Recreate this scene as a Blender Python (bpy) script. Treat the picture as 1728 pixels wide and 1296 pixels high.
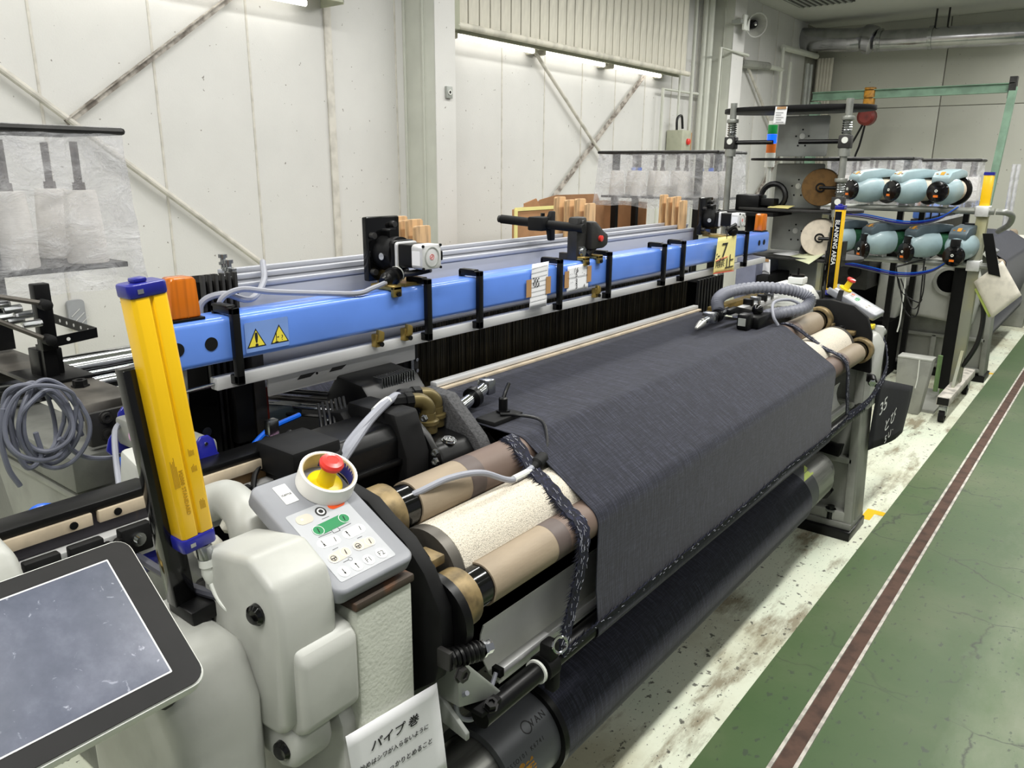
import bpy, bmesh, math, random
from mathutils import Matrix, Vector, noise
random.seed(7)
for o in list(bpy.data.objects): bpy.data.objects.remove(o)
SC = bpy.context.scene
COL = SC.collection
V = Vector
# ---------------------------------------------------------------- camera
CAM_H = 1.65
FPX = 1320.0
AX = V((0.61831525, -0.20572199, 0.758528))       # world X / Y / Z seen in camera axes (right, down, forward)
AY = V((-0.78589037, -0.17155412, 0.59409217))
AZ = V((0.00791078, -0.9634561, -0.26774946))
cam_right = V((AX[0], AY[0], AZ[0])); cam_down = V((AX[1], AY[1], AZ[1])); cam_fwd = V((AX[2], AY[2], AZ[2]))
cd = bpy.data.cameras.new('camera'); cam = bpy.data.objects.new('camera', cd); COL.objects.link(cam)
cd.sensor_width = 36.0; cd.lens = FPX / 1728 * 36.0; cd.clip_start = 0.02
mw = Matrix((( cam_right.x, -cam_down.x, -cam_fwd.x, 0), (cam_right.y, -cam_down.y, -cam_fwd.y, 0),
             ( cam_right.z, -cam_down.z, -cam_fwd.z, CAM_H), (0, 0, 0, 1)))
cam.matrix_world = mw
SC.camera = cam
# ---------------------------------------------------------------- light
w = bpy.data.worlds.new('hall'); SC.world = w; w.use_nodes = True
w.node_tree.nodes['Background'].inputs[0].default_value = (0.93, 0.96, 1.0, 1)
w.node_tree.nodes['Background'].inputs[1].default_value = 0.20
def strip(x, y, e, ln=2.4, z=3.45):
    l = bpy.data.lights.new('ceiling_strip', 'AREA'); l.shape = 'RECTANGLE'; l.size = ln; l.size_y = 0.22
    l.energy = e; l.color = (1.0, 0.99, 0.95)
    o = bpy.data.objects.new('ceiling_strip_light', l); COL.objects.link(o); o.location = (x, y, z)
for x in (-0.6, 2.6, 5.8, 9.0):
    strip(x, 0.25, 66); strip(x, 2.6, 44); strip(x, -1.5, 15)
strip(11.5, 0.6, 30)
SC.view_settings.view_transform = 'Standard'; SC.view_settings.look = 'None'
SC.view_settings.exposure = 0.22; SC.view_settings.gamma = 1.0; SC.view_settings.use_curve_mapping = False
# ---------------------------------------------------------------- helpers
def ray(px, py):
    d = cam_right * (px - 864) + cam_down * (py - 648) + cam_fwd * FPX
    return d
O = V((0, 0, CAM_H))
def fX(px, py, x): d = ray(px, py); return O + d * (x / d.x)
def fY(px, py, y): d = ray(px, py); return O + d * (y / d.y)
def fZ(px, py, z): d = ray(px, py); return O + d * ((z - CAM_H) / d.z)
def T(x, y=None, z=None):
    return Matrix.Translation(V(x) if y is None else V((x, y, z)))
def frame(o, x, y):
    x = V(x).normalized(); y = V(y); z = x.cross(y).normalized(); y = z.cross(x)
    return Matrix(((x.x, y.x, z.x, o[0]), (x.y, y.y, z.y, o[1]), (x.z, y.z, z.z, o[2]), (0, 0, 0, 1)))
def rot(axis, deg): return Matrix.Rotation(math.radians(deg), 4, axis)
def along(p0, p1):
    d = V(p1) - V(p0); z = d.normalized(); a = V((0, 0, 1)) if abs(z.z) < .95 else V((1, 0, 0))
    x = a.cross(z).normalized(); y = z.cross(x)
    return Matrix(((x.x, y.x, z.x, p0[0]), (x.y, y.y, z.y, p0[1]), (x.z, y.z, z.z, p0[2]), (0, 0, 0, 1))), d.length
def smooth_path(pts, n=8):
    P = [V(p) for p in pts]
    if len(P) < 3: return P
    Q = [P[0] * 2 - P[1]] + P + [P[-1] * 2 - P[-2]]; out = []
    for i in range(1, len(Q) - 2):
        a, b, c, d = Q[i-1], Q[i], Q[i+1], Q[i+2]
        for k in range(n):
            t = k / n
            out.append(.5 * ((2*b) + (c - a)*t + (2*a - 5*b + 4*c - d)*t*t + (3*b - a - 3*c + d)*t*t*t))
    out.append(P[-1]); return out
def rrect(w, h, r, n=5):
    out = []
    for cx, cy, a0 in ((w/2 - r, h/2 - r, 0), (-w/2 + r, h/2 - r, 90), (-w/2 + r, -h/2 + r, 180), (w/2 - r, -h/2 + r, 270)):
        for k in range(n + 1):
            a = math.radians(a0 + 90 * k / n); out.append((cx + r * math.cos(a), cy + r * math.sin(a)))
    return out
def circ(r, n=20, cx=0, cy=0, a0=0, a1=360):
    full = abs(a1 - a0) >= 360; m = n if full else n - 1
    return [(cx + r * math.cos(math.radians(a0 + (a1 - a0) * k / m)), cy + r * math.sin(math.radians(a0 + (a1 - a0) * k / m))) for k in range(n)]
class B:
    """collects shapes, then becomes one mesh object"""
    def __init__(s, m=None): s.v = []; s.f = []; s.m = m or Matrix()
    def add(s, vs, fs, m=None):
        k = len(s.v); mm = s.m @ m if m is not None else s.m
        s.v += [mm @ V(q) for q in vs]; s.f += [tuple(k + i for i in f) for f in fs]; return s
    def box(s, a, b, m=None):
        x0, y0, z0 = (min(a[i], b[i]) for i in range(3)); x1, y1, z1 = (max(a[i], b[i]) for i in range(3))
        return s.add([(x0,y0,z0),(x1,y0,z0),(x1,y1,z0),(x0,y1,z0),(x0,y0,z1),(x1,y0,z1),(x1,y1,z1),(x0,y1,z1)],
                     [(0,3,2,1),(4,5,6,7),(0,1,5,4),(1,2,6,5),(2,3,7,6),(3,0,4,7)], m)
    def cbox(s, c, d, m=None): return s.box([c[i]-d[i]/2 for i in range(3)], [c[i]+d[i]/2 for i in range(3)], m)
    def prism(s, poly, a, b, m=None, axis='z'):
        """poly in the two other axes (x: y,z / y: x,z / z: x,y), from a to b along axis"""
        n = len(poly)
        f3 = {'z': lambda p, t: (p[0], p[1], t), 'x': lambda p, t: (t, p[0], p[1]), 'y': lambda p, t: (p[0], t, p[1])}[axis]
        vs = [f3(p, a) for p in poly] + [f3(p, b) for p in poly]
        ar = sum(poly[i][0]*poly[(i+1) % n][1] - poly[(i+1) % n][0]*poly[i][1] for i in range(n))
        flip = (ar < 0) ^ (b < a) ^ (axis == 'y')
        fs = [tuple(range(n - 1, -1, -1)), tuple(range(n, 2*n))] + [(i, (i+1) % n, n + (i+1) % n, n + i) for i in range(n)]
        if flip: fs = [f[::-1] for f in fs]
        return s.add(vs, fs, m)
    def cyl(s, p0, p1, r0, r1=None, n=20, caps=True):
        r1 = r0 if r1 is None else r1; m, L = along(p0, p1)
        return s.lathe([(r0, 0), (r1, L)], m, n, caps)
    def lathe(s, prof, m=None, n=24, caps=True, a0=0, a1=360):
        full = abs(a1 - a0) >= 360; k = n if full else n + 1; vs = []; fs = []
        ring = caps and full and len(prof) >= 4 and abs(prof[0][0] - prof[-1][0]) < 1e-9 and prof[0][0] <= min(p[0] for p in prof) and prof[0][0] > 1e-4
        if ring: prof = list(prof) + [prof[0]]; caps = False
        for r, z in prof:
            for i in range(k):
                a = math.radians(a0 + (a1 - a0) * i / n); vs.append((r*math.cos(a), r*math.sin(a), z))
        for j in range(len(prof) - 1):
            for i in range(n):
                i2 = (i + 1) % k; fs.append((j*k + i, j*k + i2, (j+1)*k + i2, (j+1)*k + i))
        if caps and full:
            if prof[0][0] > 1e-6: fs.append(tuple(range(k - 1, -1, -1)))
            if prof[-1][0] > 1e-6: fs.append(tuple(range((len(prof)-1)*k, len(prof)*k)))
        return s.add(vs, fs, m)
    def tube(s, pts, r, n=8, closed=False, sm=8, caps=True):
        P = smooth_path(pts, sm) if sm else [V(p) for p in pts]
        if closed: P = P[:-1] if (P[0] - P[-1]).length < 1e-5 else P
        N = len(P); t0 = (P[1] - P[0]).normalized(); a = V((0, 0, 1)) if abs(t0.z) < .9 else V((1, 0, 0))
        x = a.cross(t0).normalized(); vs = []; fs = []
        for i in range(N):
            t = (P[(i+1) % N] - P[i-1]) if closed else (P[min(i+1, N-1)] - P[max(i-1, 0)])
            if t.length < 1e-9: t = t0
            t.normalize(); x = (x - t * x.dot(t)); x = x.normalized() if x.length > 1e-6 else V((0, 0, 1)).cross(t).normalized(); y = t.cross(x)
            rr = r[i * (len(r)-1) // max(N-1, 1)] if isinstance(r, (list, tuple)) else r
            for k in range(n):
                q = 2*math.pi*k/n; vs.append(P[i] + x * (rr*math.cos(q)) + y * (rr*math.sin(q)))
        for i in range(N if closed else N - 1):
            i2 = (i + 1) % N
            for k in range(n): fs.append((i*n + k, i*n + (k+1) % n, i2*n + (k+1) % n, i2*n + k))
        if not closed and caps: fs += [tuple(range(n-1, -1, -1)), tuple(range((N-1)*n, N*n))]
        return s.add(vs, fs)
    def spring(s, p0, p1, R, r, turns, n=6, seg=10):
        m, L = along(p0, p1); N = int(turns * seg)
        return s.tube([m @ V((R*math.cos(2*math.pi*i/seg), R*math.sin(2*math.pi*i/seg), L*i/N)) for i in range(N + 1)], r, n, sm=0)
    def torus(s, m, R, r, n=24, k=8):
        return s.tube([(m @ V((R*math.cos(2*math.pi*i/n), R*math.sin(2*math.pi*i/n), 0))) for i in range(n)], r, k, closed=True, sm=0)
    def sphere(s, c, r, n=14, sc=(1, 1, 1)):
        prof = [(r*math.sin(math.pi*i/8), -r*math.cos(math.pi*i/8)) for i in range(9)]
        prof[0] = (1e-5, -r); prof[-1] = (1e-5, r)
        return s.lathe(prof, T(c) @ Matrix.Diagonal((*sc, 1)), n, False)
    def slab(s, w, h, r, a, b, m=None, n=5): return s.prism(rrect(w, h, r, n), a, b, m)
    def strip(s, pts, w0, w1, th, m=None):
        """ribbon: list of (y,z) profile extruded along x from w0 to w1 with thickness"""
        n = len(pts); nn = []
        for i in range(n):
            a = V(pts[max(i-1, 0)]); b = V(pts[min(i+1, n-1)]); d = (b - a).normalized(); nn.append(V((-d.y, d.x)))
        top = [V(p) + q*th/2 for p, q in zip(pts, nn)]; bot = [V(p) - q*th/2 for p, q in zip(pts, nn)]
        poly = [tuple(p) for p in top] + [tuple(p) for p in reversed(bot)]
        vs = [(w0, p[0], p[1]) for p in poly] + [(w1, p[0], p[1]) for p in poly]; N = len(poly); fs = []
        for i in range(N): fs.append((i, (i+1) % N, N + (i+1) % N, N + i))
        for i in range(n - 1):
            fs.append((i+1, i, N-1-i, N-2-i)); fs.append((N + i, N + i+1, 2*N-2-i, 2*N-1-i))
        return s.add(vs, fs, m)
    def obj(s, name, mat, parent=None, bevel=0, smooth=True, seg=2, fix=True):
        me = bpy.data.meshes.new(name)
        if not s.v: raise ValueError(name)
        lo = V([min(q[i] for q in s.v) for i in range(3)]); hi = V([max(q[i] for q in s.v) for i in range(3)]); c = (lo + hi) / 2; c.z = lo.z
        me.from_pydata([q - c for q in s.v], [], s.f)
        if fix or bevel:
            bm = bmesh.new(); bm.from_mesh(me)
            if fix: bmesh.ops.recalc_face_normals(bm, faces=bm.faces)
            if bevel:
                ed = [e for e in bm.edges if len(e.link_faces) == 2 and e.calc_face_angle(0) > 0.6]
                bmesh.ops.bevel(bm, geom=ed, offset=bevel, segments=seg, profile=.5, affect='EDGES', clamp_overlap=True)
            bm.to_mesh(me); bm.free()
        if smooth:
            me.polygons.foreach_set('use_smooth', [True] * len(me.polygons))
            me.set_sharp_from_angle(angle=math.radians(35))
        me.materials.append(MT[mat] if isinstance(mat, str) else mat)
        o = bpy.data.objects.new(name, me); COL.objects.link(o); o.location = c
        if parent is not None: adopt(o, parent)
        return o
def world_loc(o):
    m = Matrix.Translation(o.location) @ o.rotation_euler.to_matrix().to_4x4()
    return world_loc(o.parent) @ o.matrix_parent_inverse @ m if o.parent else m
def adopt(o, p):
    o.parent = p; o.matrix_parent_inverse = world_loc(p).inverted()
def tag(o, label=None, cat=None, group=None, kind=None):
    if label: o['label'] = label
    if cat: o['category'] = cat
    if group: o['group'] = group
    if kind: o['kind'] = kind
    return o
def thing(name, label, cat, loc=(0, 0, 0), group=None):
    o = bpy.data.objects.new(name, None); COL.objects.link(o); o.location = loc; o.empty_display_size = .05
    return tag(o, label, cat, group)
def kids(o): return [c for c in bpy.data.objects if c.parent == o]
def copy_tree(o, loc, rz=0, label=None):
    r = o.copy(); COL.objects.link(r); r.location = loc; r.rotation_euler = (0, 0, math.radians(rz))
    if label: r['label'] = label
    for ch in kids(o):
        c = ch.copy(); COL.objects.link(c); c.parent = r
        for g in kids(ch):
            d = g.copy(); COL.objects.link(d); d.parent = c
    return r
def text(body, size, m, align='CENTER', ext=0.0002, bold=0, shear=0, sx=1.0):
    cu = bpy.data.curves.new('lettering', 'FONT'); cu.body = body; cu.size = size; cu.align_x = align; cu.align_y = 'CENTER'
    cu.extrude = ext; cu.resolution_u = 3; cu.offset = bold; cu.shear = shear
    ob = bpy.data.objects.new('lettering', cu); COL.objects.link(ob)
    dg = bpy.context.evaluated_depsgraph_get(); me = bpy.data.meshes.new_from_object(ob.evaluated_get(dg))
    vs = [tuple(q.co) for q in me.vertices]; fs = [tuple(p.vertices) for p in me.polygons]
    bpy.data.objects.remove(ob); bpy.data.curves.remove(cu); bpy.data.meshes.remove(me)
    return vs, fs, m @ Matrix.Diagonal((sx, 1, 1, 1))
# ---------------------------------------------------------------- materials
MT = {}
def mat(name, col, rough=.5, metal=0., var=.08, scale=12., bump=0., bscale=60., col2=None, mix=(.45, .62), spec=.5, emit=0., stretch=None, alpha=None, trans=0., coat=0.):
    m = bpy.data.materials.new(name); m.use_nodes = True; nt = m.node_tree; n = nt.nodes; L = nt.links; b = n['Principled BSDF']
    def lin(c): return tuple(((q/255)/12.92 if q/255 <= .04045 else ((q/255 + .055)/1.055)**2.4) for q in c)
    c = lin(col); c2 = lin(col2) if col2 else tuple(max(0, q*(1 - var*2.2)) for q in c)
    tc = n.new('ShaderNodeTexCoord'); mp = n.new('ShaderNodeMapping'); L.new(tc.outputs['Object'], mp.inputs[0])
    if stretch: mp.inputs['Scale'].default_value = stretch
    nz = n.new('ShaderNodeTexNoise'); nz.inputs['Scale'].default_value = scale; nz.inputs['Detail'].default_value = 6; L.new(mp.outputs[0], nz.inputs['Vector'])
    cr = n.new('ShaderNodeValToRGB'); L.new(nz.outputs['Fac'], cr.inputs[0])
    cr.color_ramp.elements[0].position = mix[0]; cr.color_ramp.elements[1].position = mix[1]
    cr.color_ramp.elements[0].color = (*c, 1); cr.color_ramp.elements[1].color = (*c2, 1)
    L.new(cr.outputs[0], b.inputs['Base Color'])
    b.inputs['Roughness'].default_value = rough; b.inputs['Metallic'].default_value = metal; b.inputs['Specular IOR Level'].default_value = spec
    if coat: b.inputs['Coat Weight'].default_value = coat; b.inputs['Coat Roughness'].default_value = .12
    if trans: b.inputs['Transmission Weight'].default_value = trans
    if alpha is not None: b.inputs['Alpha'].default_value = alpha
    if emit: L.new(cr.outputs[0], b.inputs['Emission Color']); b.inputs['Emission Strength'].default_value = emit
    if bump:
        n2 = n.new('ShaderNodeTexNoise'); n2.inputs['Scale'].default_value = bscale; n2.inputs['Detail'].default_value = 4; L.new(mp.outputs[0], n2.inputs['Vector'])
        bp = n.new('ShaderNodeBump'); bp.inputs['Strength'].default_value = bump; bp.inputs['Distance'].default_value = .004
        L.new(n2.outputs['Fac'], bp.inputs['Height']); L.new(bp.outputs[0], b.inputs['Normal'])
    MT[name] = m; return m
mat('wall_paint', (214, 213, 210), .75, var=.03, scale=1.3, bump=.25, bscale=140)
mat('wall_far_paint', (196, 196, 186), .75, var=.03, scale=1.0, bump=.2, bscale=120)
mat('wall_seam', (208, 204, 195), .7, var=.1, scale=9)
mat('wall_joint', (150, 148, 140), .8)
mat('trim_olive', (176, 178, 158), .6, var=.05)
mat('column_paint', (204, 206, 196), .55, var=.04, scale=3)
mat('ceiling_paint', (190, 191, 186), .85, var=.03, scale=1)
mat('slat_paint', (214, 210, 196), .6, var=.12, scale=7, stretch=(1, 1, .3))
mat('black', (9, 9, 10), .36, var=.2, scale=20, spec=.28)
mat('black_gloss', (10, 10, 11), .12, var=.05)
mat('black_matte', (13, 13, 14), .62, var=.25, scale=15, spec=.25)
mat('dead_black', (5, 5, 5), .95, var=.3, scale=10, spec=.1)  # even near-black matte for inner bodies, guides and openings
mat('graphite', (46, 45, 44), .5, metal=.2, var=.2, scale=14, bump=.1, bscale=200)
mat('grey_brown_metal', (96, 92, 86), .45, metal=.55, var=.25, scale=8)
mat('steel', (176, 178, 180), .26, metal=1., var=.12, scale=30)
mat('chrome', (214, 216, 218), .12, metal=1., var=.05, scale=10)
mat('aluminium', (186, 188, 196), .42, metal=.3, var=.06, scale=40, stretch=(.05, 1, 1))
mat('alu_white', (222, 222, 222), .4, metal=.35, var=.08, scale=20, stretch=(.1, 1, 1))
mat('brass', (176, 150, 84), .32, metal=.85, var=.2, scale=18)
mat('bronze', (144, 124, 86), .5, metal=.35, var=.25, scale=22, bump=.15, bscale=90)
mat('tan_roller', (158, 142, 120), .62, var=.16, scale=5, stretch=(.35, 1, 1), bump=.08, bscale=220)
mat('tan_plate', (204, 188, 164), .5, metal=.2, var=.1, scale=20)
mat('grit', (226, 217, 200), .95, var=.2, scale=330, bump=.9, bscale=420, mix=(.5, .7))
mat('machine_white', (184, 185, 179), .4, var=.07, scale=7, bump=.06, bscale=60)
mat('machine_cast', (188, 191, 179), .5, var=.04, scale=10, bump=.35, bscale=150)
mat('machine_grey', (150, 151, 144), .5, var=.12, scale=6, bump=.15, bscale=60)
mat('cast_grey', (122, 123, 117), .6, var=.2, scale=6, bump=.3, bscale=70)
mat('rust_top', (70, 60, 52), .6, metal=.3, col2=(116, 74, 44), scale=18, mix=(.5, .68))
mat('beam_blue', (98, 142, 232), .28, var=.05, scale=4, coat=.35)
mat('deep_blue', (28, 32, 140), .3, var=.1, coat=.3)
mat('hose_blue', (20, 92, 205), .3, var=.05, coat=.3)
mat('safety_yellow', (246, 196, 12), .34, var=.03, scale=5, coat=.2)
mat('sticker_yellow', (232, 216, 70), .5, var=.05)
mat('grey_panel', (136, 138, 144), .42, var=.05, scale=12)
mat('panel_face', (178, 180, 184), .45, var=.04, scale=20)
mat('button_white', (240, 240, 238), .5, var=.02)
mat('button_beige', (196, 188, 174), .5, var=.03)
mat('button_green', (22, 128, 74), .45, var=.03)
mat('button_orange', (240, 92, 34), .45, var=.03)
mat('red_plastic', (222, 58, 50), .32, var=.05, coat=.3)
mat('yellow_plastic', (240, 214, 28), .35, var=.03)
mat('tape_white', (238, 237, 233), .5, var=.03)
mat('tape_core', (196, 184, 158), .7)
mat('ink', (22, 22, 24), .6)
mat('ink_grey', (90, 92, 96), .6)
mat('print_brown', (176, 136, 16), .6)
mat('white_ink', (235, 235, 232), .6)
mat('paper', (240, 240, 242), .7, var=.02, scale=4)
mat('paper_cream', (238, 226, 150), .7, var=.04, scale=6)
mat('paper_green', (190, 206, 110), .7, var=.05)
mat('tape_brown', (176, 136, 92), .55, var=.06)
mat('amber', (232, 126, 16), .22, var=.12, trans=.3, coat=.3, stretch=(30, 30, 1), scale=3)
mat('wood', (200, 162, 116), .6, var=.18, scale=9, stretch=(6, 6, .8), bump=.1, bscale=80)
mat('cardboard', (178, 132, 92), .8, var=.08, scale=6)
mat('cardboard_in', (158, 116, 80), .8, var=.1, scale=5)
mat('cable_grey', (148, 150, 160), .5, var=.04)
mat('cable_dark', (70, 71, 80), .5, var=.05)
mat('cable_coil', (100, 103, 116), .5, var=.06)
mat('cable_black', (18, 18, 20), .4)
mat('hose_grey', (128, 130, 140), .45, var=.05)
mat('white_plastic', (224, 226, 220), .45, var=.03)
mat('translucent_tank', (228, 230, 226), .5, var=.03)
mat('pvc_grey', (92, 94, 98), .42, var=.06, scale=5, stretch=(.3, 1, 1))
mat('tube_steel', (176, 176, 172), .38, metal=.8, var=.2, scale=12, stretch=(.2, 3, 3))
mat('floor_strip', (88, 64, 52), .8, var=.2, scale=14, bump=.2, bscale=90)
mat('strip_edge', (206, 200, 190), .6, var=.2, scale=20)
mat('feeder_blue', (156, 178, 184), .38, var=.05, coat=.2)
mat('feeder_dark', (78, 92, 100), .45, var=.08)
mat('feeder_grey', (152, 154, 158), .45, var=.05)
mat('yarn_white', (232, 228, 222), .85, var=.05, scale=60, stretch=(1, 1, 6))
mat('yarn_brown', (96, 68, 26), .8, var=.12, scale=40)
mat('yarn_cream', (220, 208, 190), .8, var=.06, scale=40)
mat('yarn_green', (22, 84, 52), .8, var=.12, scale=60)
mat('rod_grey', (104, 98, 96), .5, metal=.3)
mat('mast_grey', (150, 152, 146), .4, metal=.5, var=.1)
mat('crane_green', (126, 158, 136), .55, var=.12, scale=5)
mat('hoist_red', (112, 34, 26), .5, var=.2)
mat('hoist_yellow', (196, 138, 40), .5, var=.3)
mat('duct', (186, 186, 190), .22, metal=1., var=.1, scale=5, bump=.5, bscale=6)
mat('post_green', (128, 160, 106), .5, var=.08)
mat('stack_green', (20, 140, 64), .35, var=.05)
mat('stack_blue', (6, 70, 235), .3, var=.05, emit=2.2)
mat('stack_orange', (228, 116, 30), .35, var=.05)
mat('rag_navy', (14, 15, 24), .9, var=.2, scale=60)
mat('grime', (186, 180, 172), .7, col2=(112, 104, 96), scale=14, mix=(.42, .62))
mat('lamp_tube', (255, 252, 244), .5, var=0, emit=5.)
mat('sheet_grey', (160, 163, 158), .42, metal=.1, var=.1, scale=5)
mat('sheet_bluegrey', (120, 124, 144), .45, metal=.2, var=.08)
mat('ceramic_pink', (226, 176, 214), .25, var=.05)
mat('dark_red', (120, 36, 16), .5)
mat('olive_brass', (104, 92, 56), .4, metal=.5, var=.1)
mat('pan_white', (226, 227, 222), .45, var=.05, scale=6)
mat('sponge', (206, 204, 192), .9, var=.1, scale=40, bump=.8, bscale=160)
mat('mottled_dark', (34, 30, 40), .5, col2=(110, 84, 50), scale=5, mix=(.5, .6))  # dark violet-grey mottled with brown, for the rail web
mat('graphite_band', (92, 80, 76), .55, var=.15, scale=6)
mat('dusky', (112, 94, 84), .6, var=.1, scale=5, stretch=(.4, 1, 1))
mat('grey_band', (72, 72, 74), .75, var=.2, scale=160, bump=.5, bscale=300)
mat('film_sticker', (120, 152, 214), .3, var=.04)
mat('bezel_black', (13, 12, 13), .5, var=.3, scale=14, spec=.3)
mat('paper_wash', (206, 210, 176), .7, var=.12, scale=9)
mat('paper_print', (226, 220, 206), .75, var=.08, scale=14)
mat('stand_steel', (150, 152, 138), .4, metal=.35, col2=(170, 164, 116), scale=3, mix=(.45, .7))
def new_mat(name):
    m = bpy.data.materials.new(name); m.use_nodes = True; MT[name] = m
    nt = m.node_tree; return m, nt.nodes, nt.links, nt.nodes['Principled BSDF']
def srgb(c): return (*[((q/255)/12.92 if q/255 <= .04045 else ((q/255 + .055)/1.055)**2.4) for q in c], 1)
def nz(n, L, vec, scale, detail=5, rough=.55, dist=0):
    t = n.new('ShaderNodeTexNoise'); t.inputs['Scale'].default_value = scale; t.inputs['Detail'].default_value = detail
    t.inputs['Roughness'].default_value = rough; t.inputs['Distortion'].default_value = dist; L.new(vec, t.inputs['Vector']); return t.outputs['Fac']
def ramp(n, L, fac, stops):
    r = n.new('ShaderNodeValToRGB'); L.new(fac, r.inputs[0]); e = r.color_ramp.elements
    while len(e) < len(stops): e.new(.5)
    for k, (p, c) in enumerate(stops): e[k].position = p; e[k].color = srgb(c) if isinstance(c, tuple) else (c, c, c, 1)
    return r.outputs[0]
def mixc(n, L, fac, a, b):
    x = n.new('ShaderNodeMix'); x.data_type = 'RGBA'
    if isinstance(fac, float): x.inputs[0].default_value = fac
    else: L.new(fac, x.inputs[0])
    for s, q in ((6, a), (7, b)):
        if isinstance(q, tuple): x.inputs[s].default_value = srgb(q)
        else: L.new(q, x.inputs[s])
    return x.outputs[2]
def mapped(n, L, src, sc, loc=(0, 0, 0)):
    mp = n.new('ShaderNodeMapping'); mp.inputs['Scale'].default_value = sc; mp.inputs['Location'].default_value = loc; L.new(src, mp.inputs[0]); return mp.outputs[0]
def mth(n, L, op, a, b=None):
    x = n.new('ShaderNodeMath'); x.operation = op
    for k, q in enumerate((a, b)):
        if q is None: continue
        if isinstance(q, (int, float)): x.inputs[k].default_value = q
        else: L.new(q, x.inputs[k])
    return x.outputs[0]
def bumped(n, L, b, h, strength=.3, dist=.004):
    bp = n.new('ShaderNodeBump'); bp.inputs['Strength'].default_value = strength; bp.inputs['Distance'].default_value = dist
    L.new(h, bp.inputs['Height']); L.new(bp.outputs[0], b.inputs['Normal'])
# specks on the wall paint
for wn in ('wall_paint', 'wall_far_paint'):
    wm = MT[wn]; nt_ = wm.node_tree; bs = nt_.nodes['Principled BSDF']; src = bs.inputs['Base Color'].links[0].from_socket; ps = nt_.nodes.new('ShaderNodeNewGeometry').outputs['Position']
    sp0 = ramp(nt_.nodes, nt_.links, nz(nt_.nodes, nt_.links, ps, 34, 2, .5), [(.735, 0.), (.755, .8)])
    nt_.links.new(mixc(nt_.nodes, nt_.links, sp0, src, (112, 106, 98)), bs.inputs['Base Color'])
# green painted aisle
m, n, L, b = new_mat('floor_green'); pos = n.new('ShaderNodeNewGeometry').outputs['Position']
big = nz(n, L, pos, 1.1, 6); c = ramp(n, L, big, [(.3, (50, 82, 34)), (.5, (66, 90, 48)), (.68, (92, 104, 72))])
sx = n.new('ShaderNodeSeparateXYZ'); L.new(pos, sx.inputs[0])
near = n.new('ShaderNodeMapRange'); near.inputs[1].default_value = .62; near.inputs[2].default_value = -.35; L.new(sx.outputs[1], near.inputs[0])
wear = mth(n, L, 'MULTIPLY', near.outputs[0], mth(n, L, 'ADD', nz(n, L, mapped(n, L, pos, (1, 2.5, 1)), 2.2, 8, .65), .35))
wear2 = ramp(n, L, wear, [(.35, 0.), (.8, 1.)])
c = mixc(n, L, wear2, c, (132, 138, 118))
spk = ramp(n, L, nz(n, L, mapped(n, L, pos, (1.0, 1.6, 1)), 26, 3, .5), [(.63, 0.), (.68, 1.)]); c = mixc(n, L, mth(n, L, 'MULTIPLY', spk, .75), c, (48, 60, 46))
vo = n.new('ShaderNodeTexVoronoi'); vo.feature = 'DISTANCE_TO_EDGE'; vo.inputs['Scale'].default_value = 1.0
dv = n.new('ShaderNodeVectorMath'); dv.operation = 'ADD'; nzc = n.new('ShaderNodeTexNoise'); nzc.inputs['Scale'].default_value = 5; nzc.inputs['Detail'].default_value = 6
L.new(pos, nzc.inputs['Vector']); sc = n.new('ShaderNodeVectorMath'); sc.operation = 'SCALE'; sc.inputs['Scale'].default_value = .22; L.new(nzc.outputs['Color'], sc.inputs[0])
L.new(mapped(n, L, pos, (1.9, .75, 1)), dv.inputs[0]); L.new(sc.outputs[0], dv.inputs[1]); L.new(dv.outputs[0], vo.inputs['Vector'])
crk = ramp(n, L, vo.outputs['Distance'], [(.0, 1.), (.006, 0.)]); crk = mth(n, L, 'MULTIPLY', crk, ramp(n, L, nz(n, L, pos, 2.3, 2), [(.44, 0.), (.56, .85)]))
c = mixc(n, L, crk, c, (34, 42, 32))
L.new(c, b.inputs['Base Color']); b.inputs['Roughness'].default_value = .5
bumped(n, L, b, nz(n, L, pos, 60, 4), .12)
# worn pale concrete under the machines
m, n, L, b = new_mat('floor_pale'); pos = n.new('ShaderNodeNewGeometry').outputs['Position']
c = ramp(n, L, nz(n, L, pos, 1.4, 7, .6), [(.3, (206, 216, 196)), (.5, (218, 222, 202)), (.66, (184, 182, 156))])
st = ramp(n, L, nz(n, L, mapped(n, L, pos, (.8, 2.6, 1)), 2.6, 8, .68), [(.52, 0.), (.64, .9)]); c = mixc(n, L, st, c, (132, 122, 98))
fl = ramp(n, L, nz(n, L, pos, 24, 4, .55), [(.63, 0.), (.67, 1.)]); c = mixc(n, L, mth(n, L, 'MULTIPLY', fl, .85), c, (52, 50, 42))
f2 = ramp(n, L, nz(n, L, mapped(n, L, pos, (1, 1.6, 1)), 70, 2, .5), [(.66, 0.), (.70, 1.)]); c = mixc(n, L, mth(n, L, 'MULTIPLY', f2, .8), c, (44, 42, 36))
L.new(c, b.inputs['Base Color']); b.inputs['Roughness'].default_value = .55
bumped(n, L, b, nz(n, L, pos, 50, 5), .25)
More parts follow.
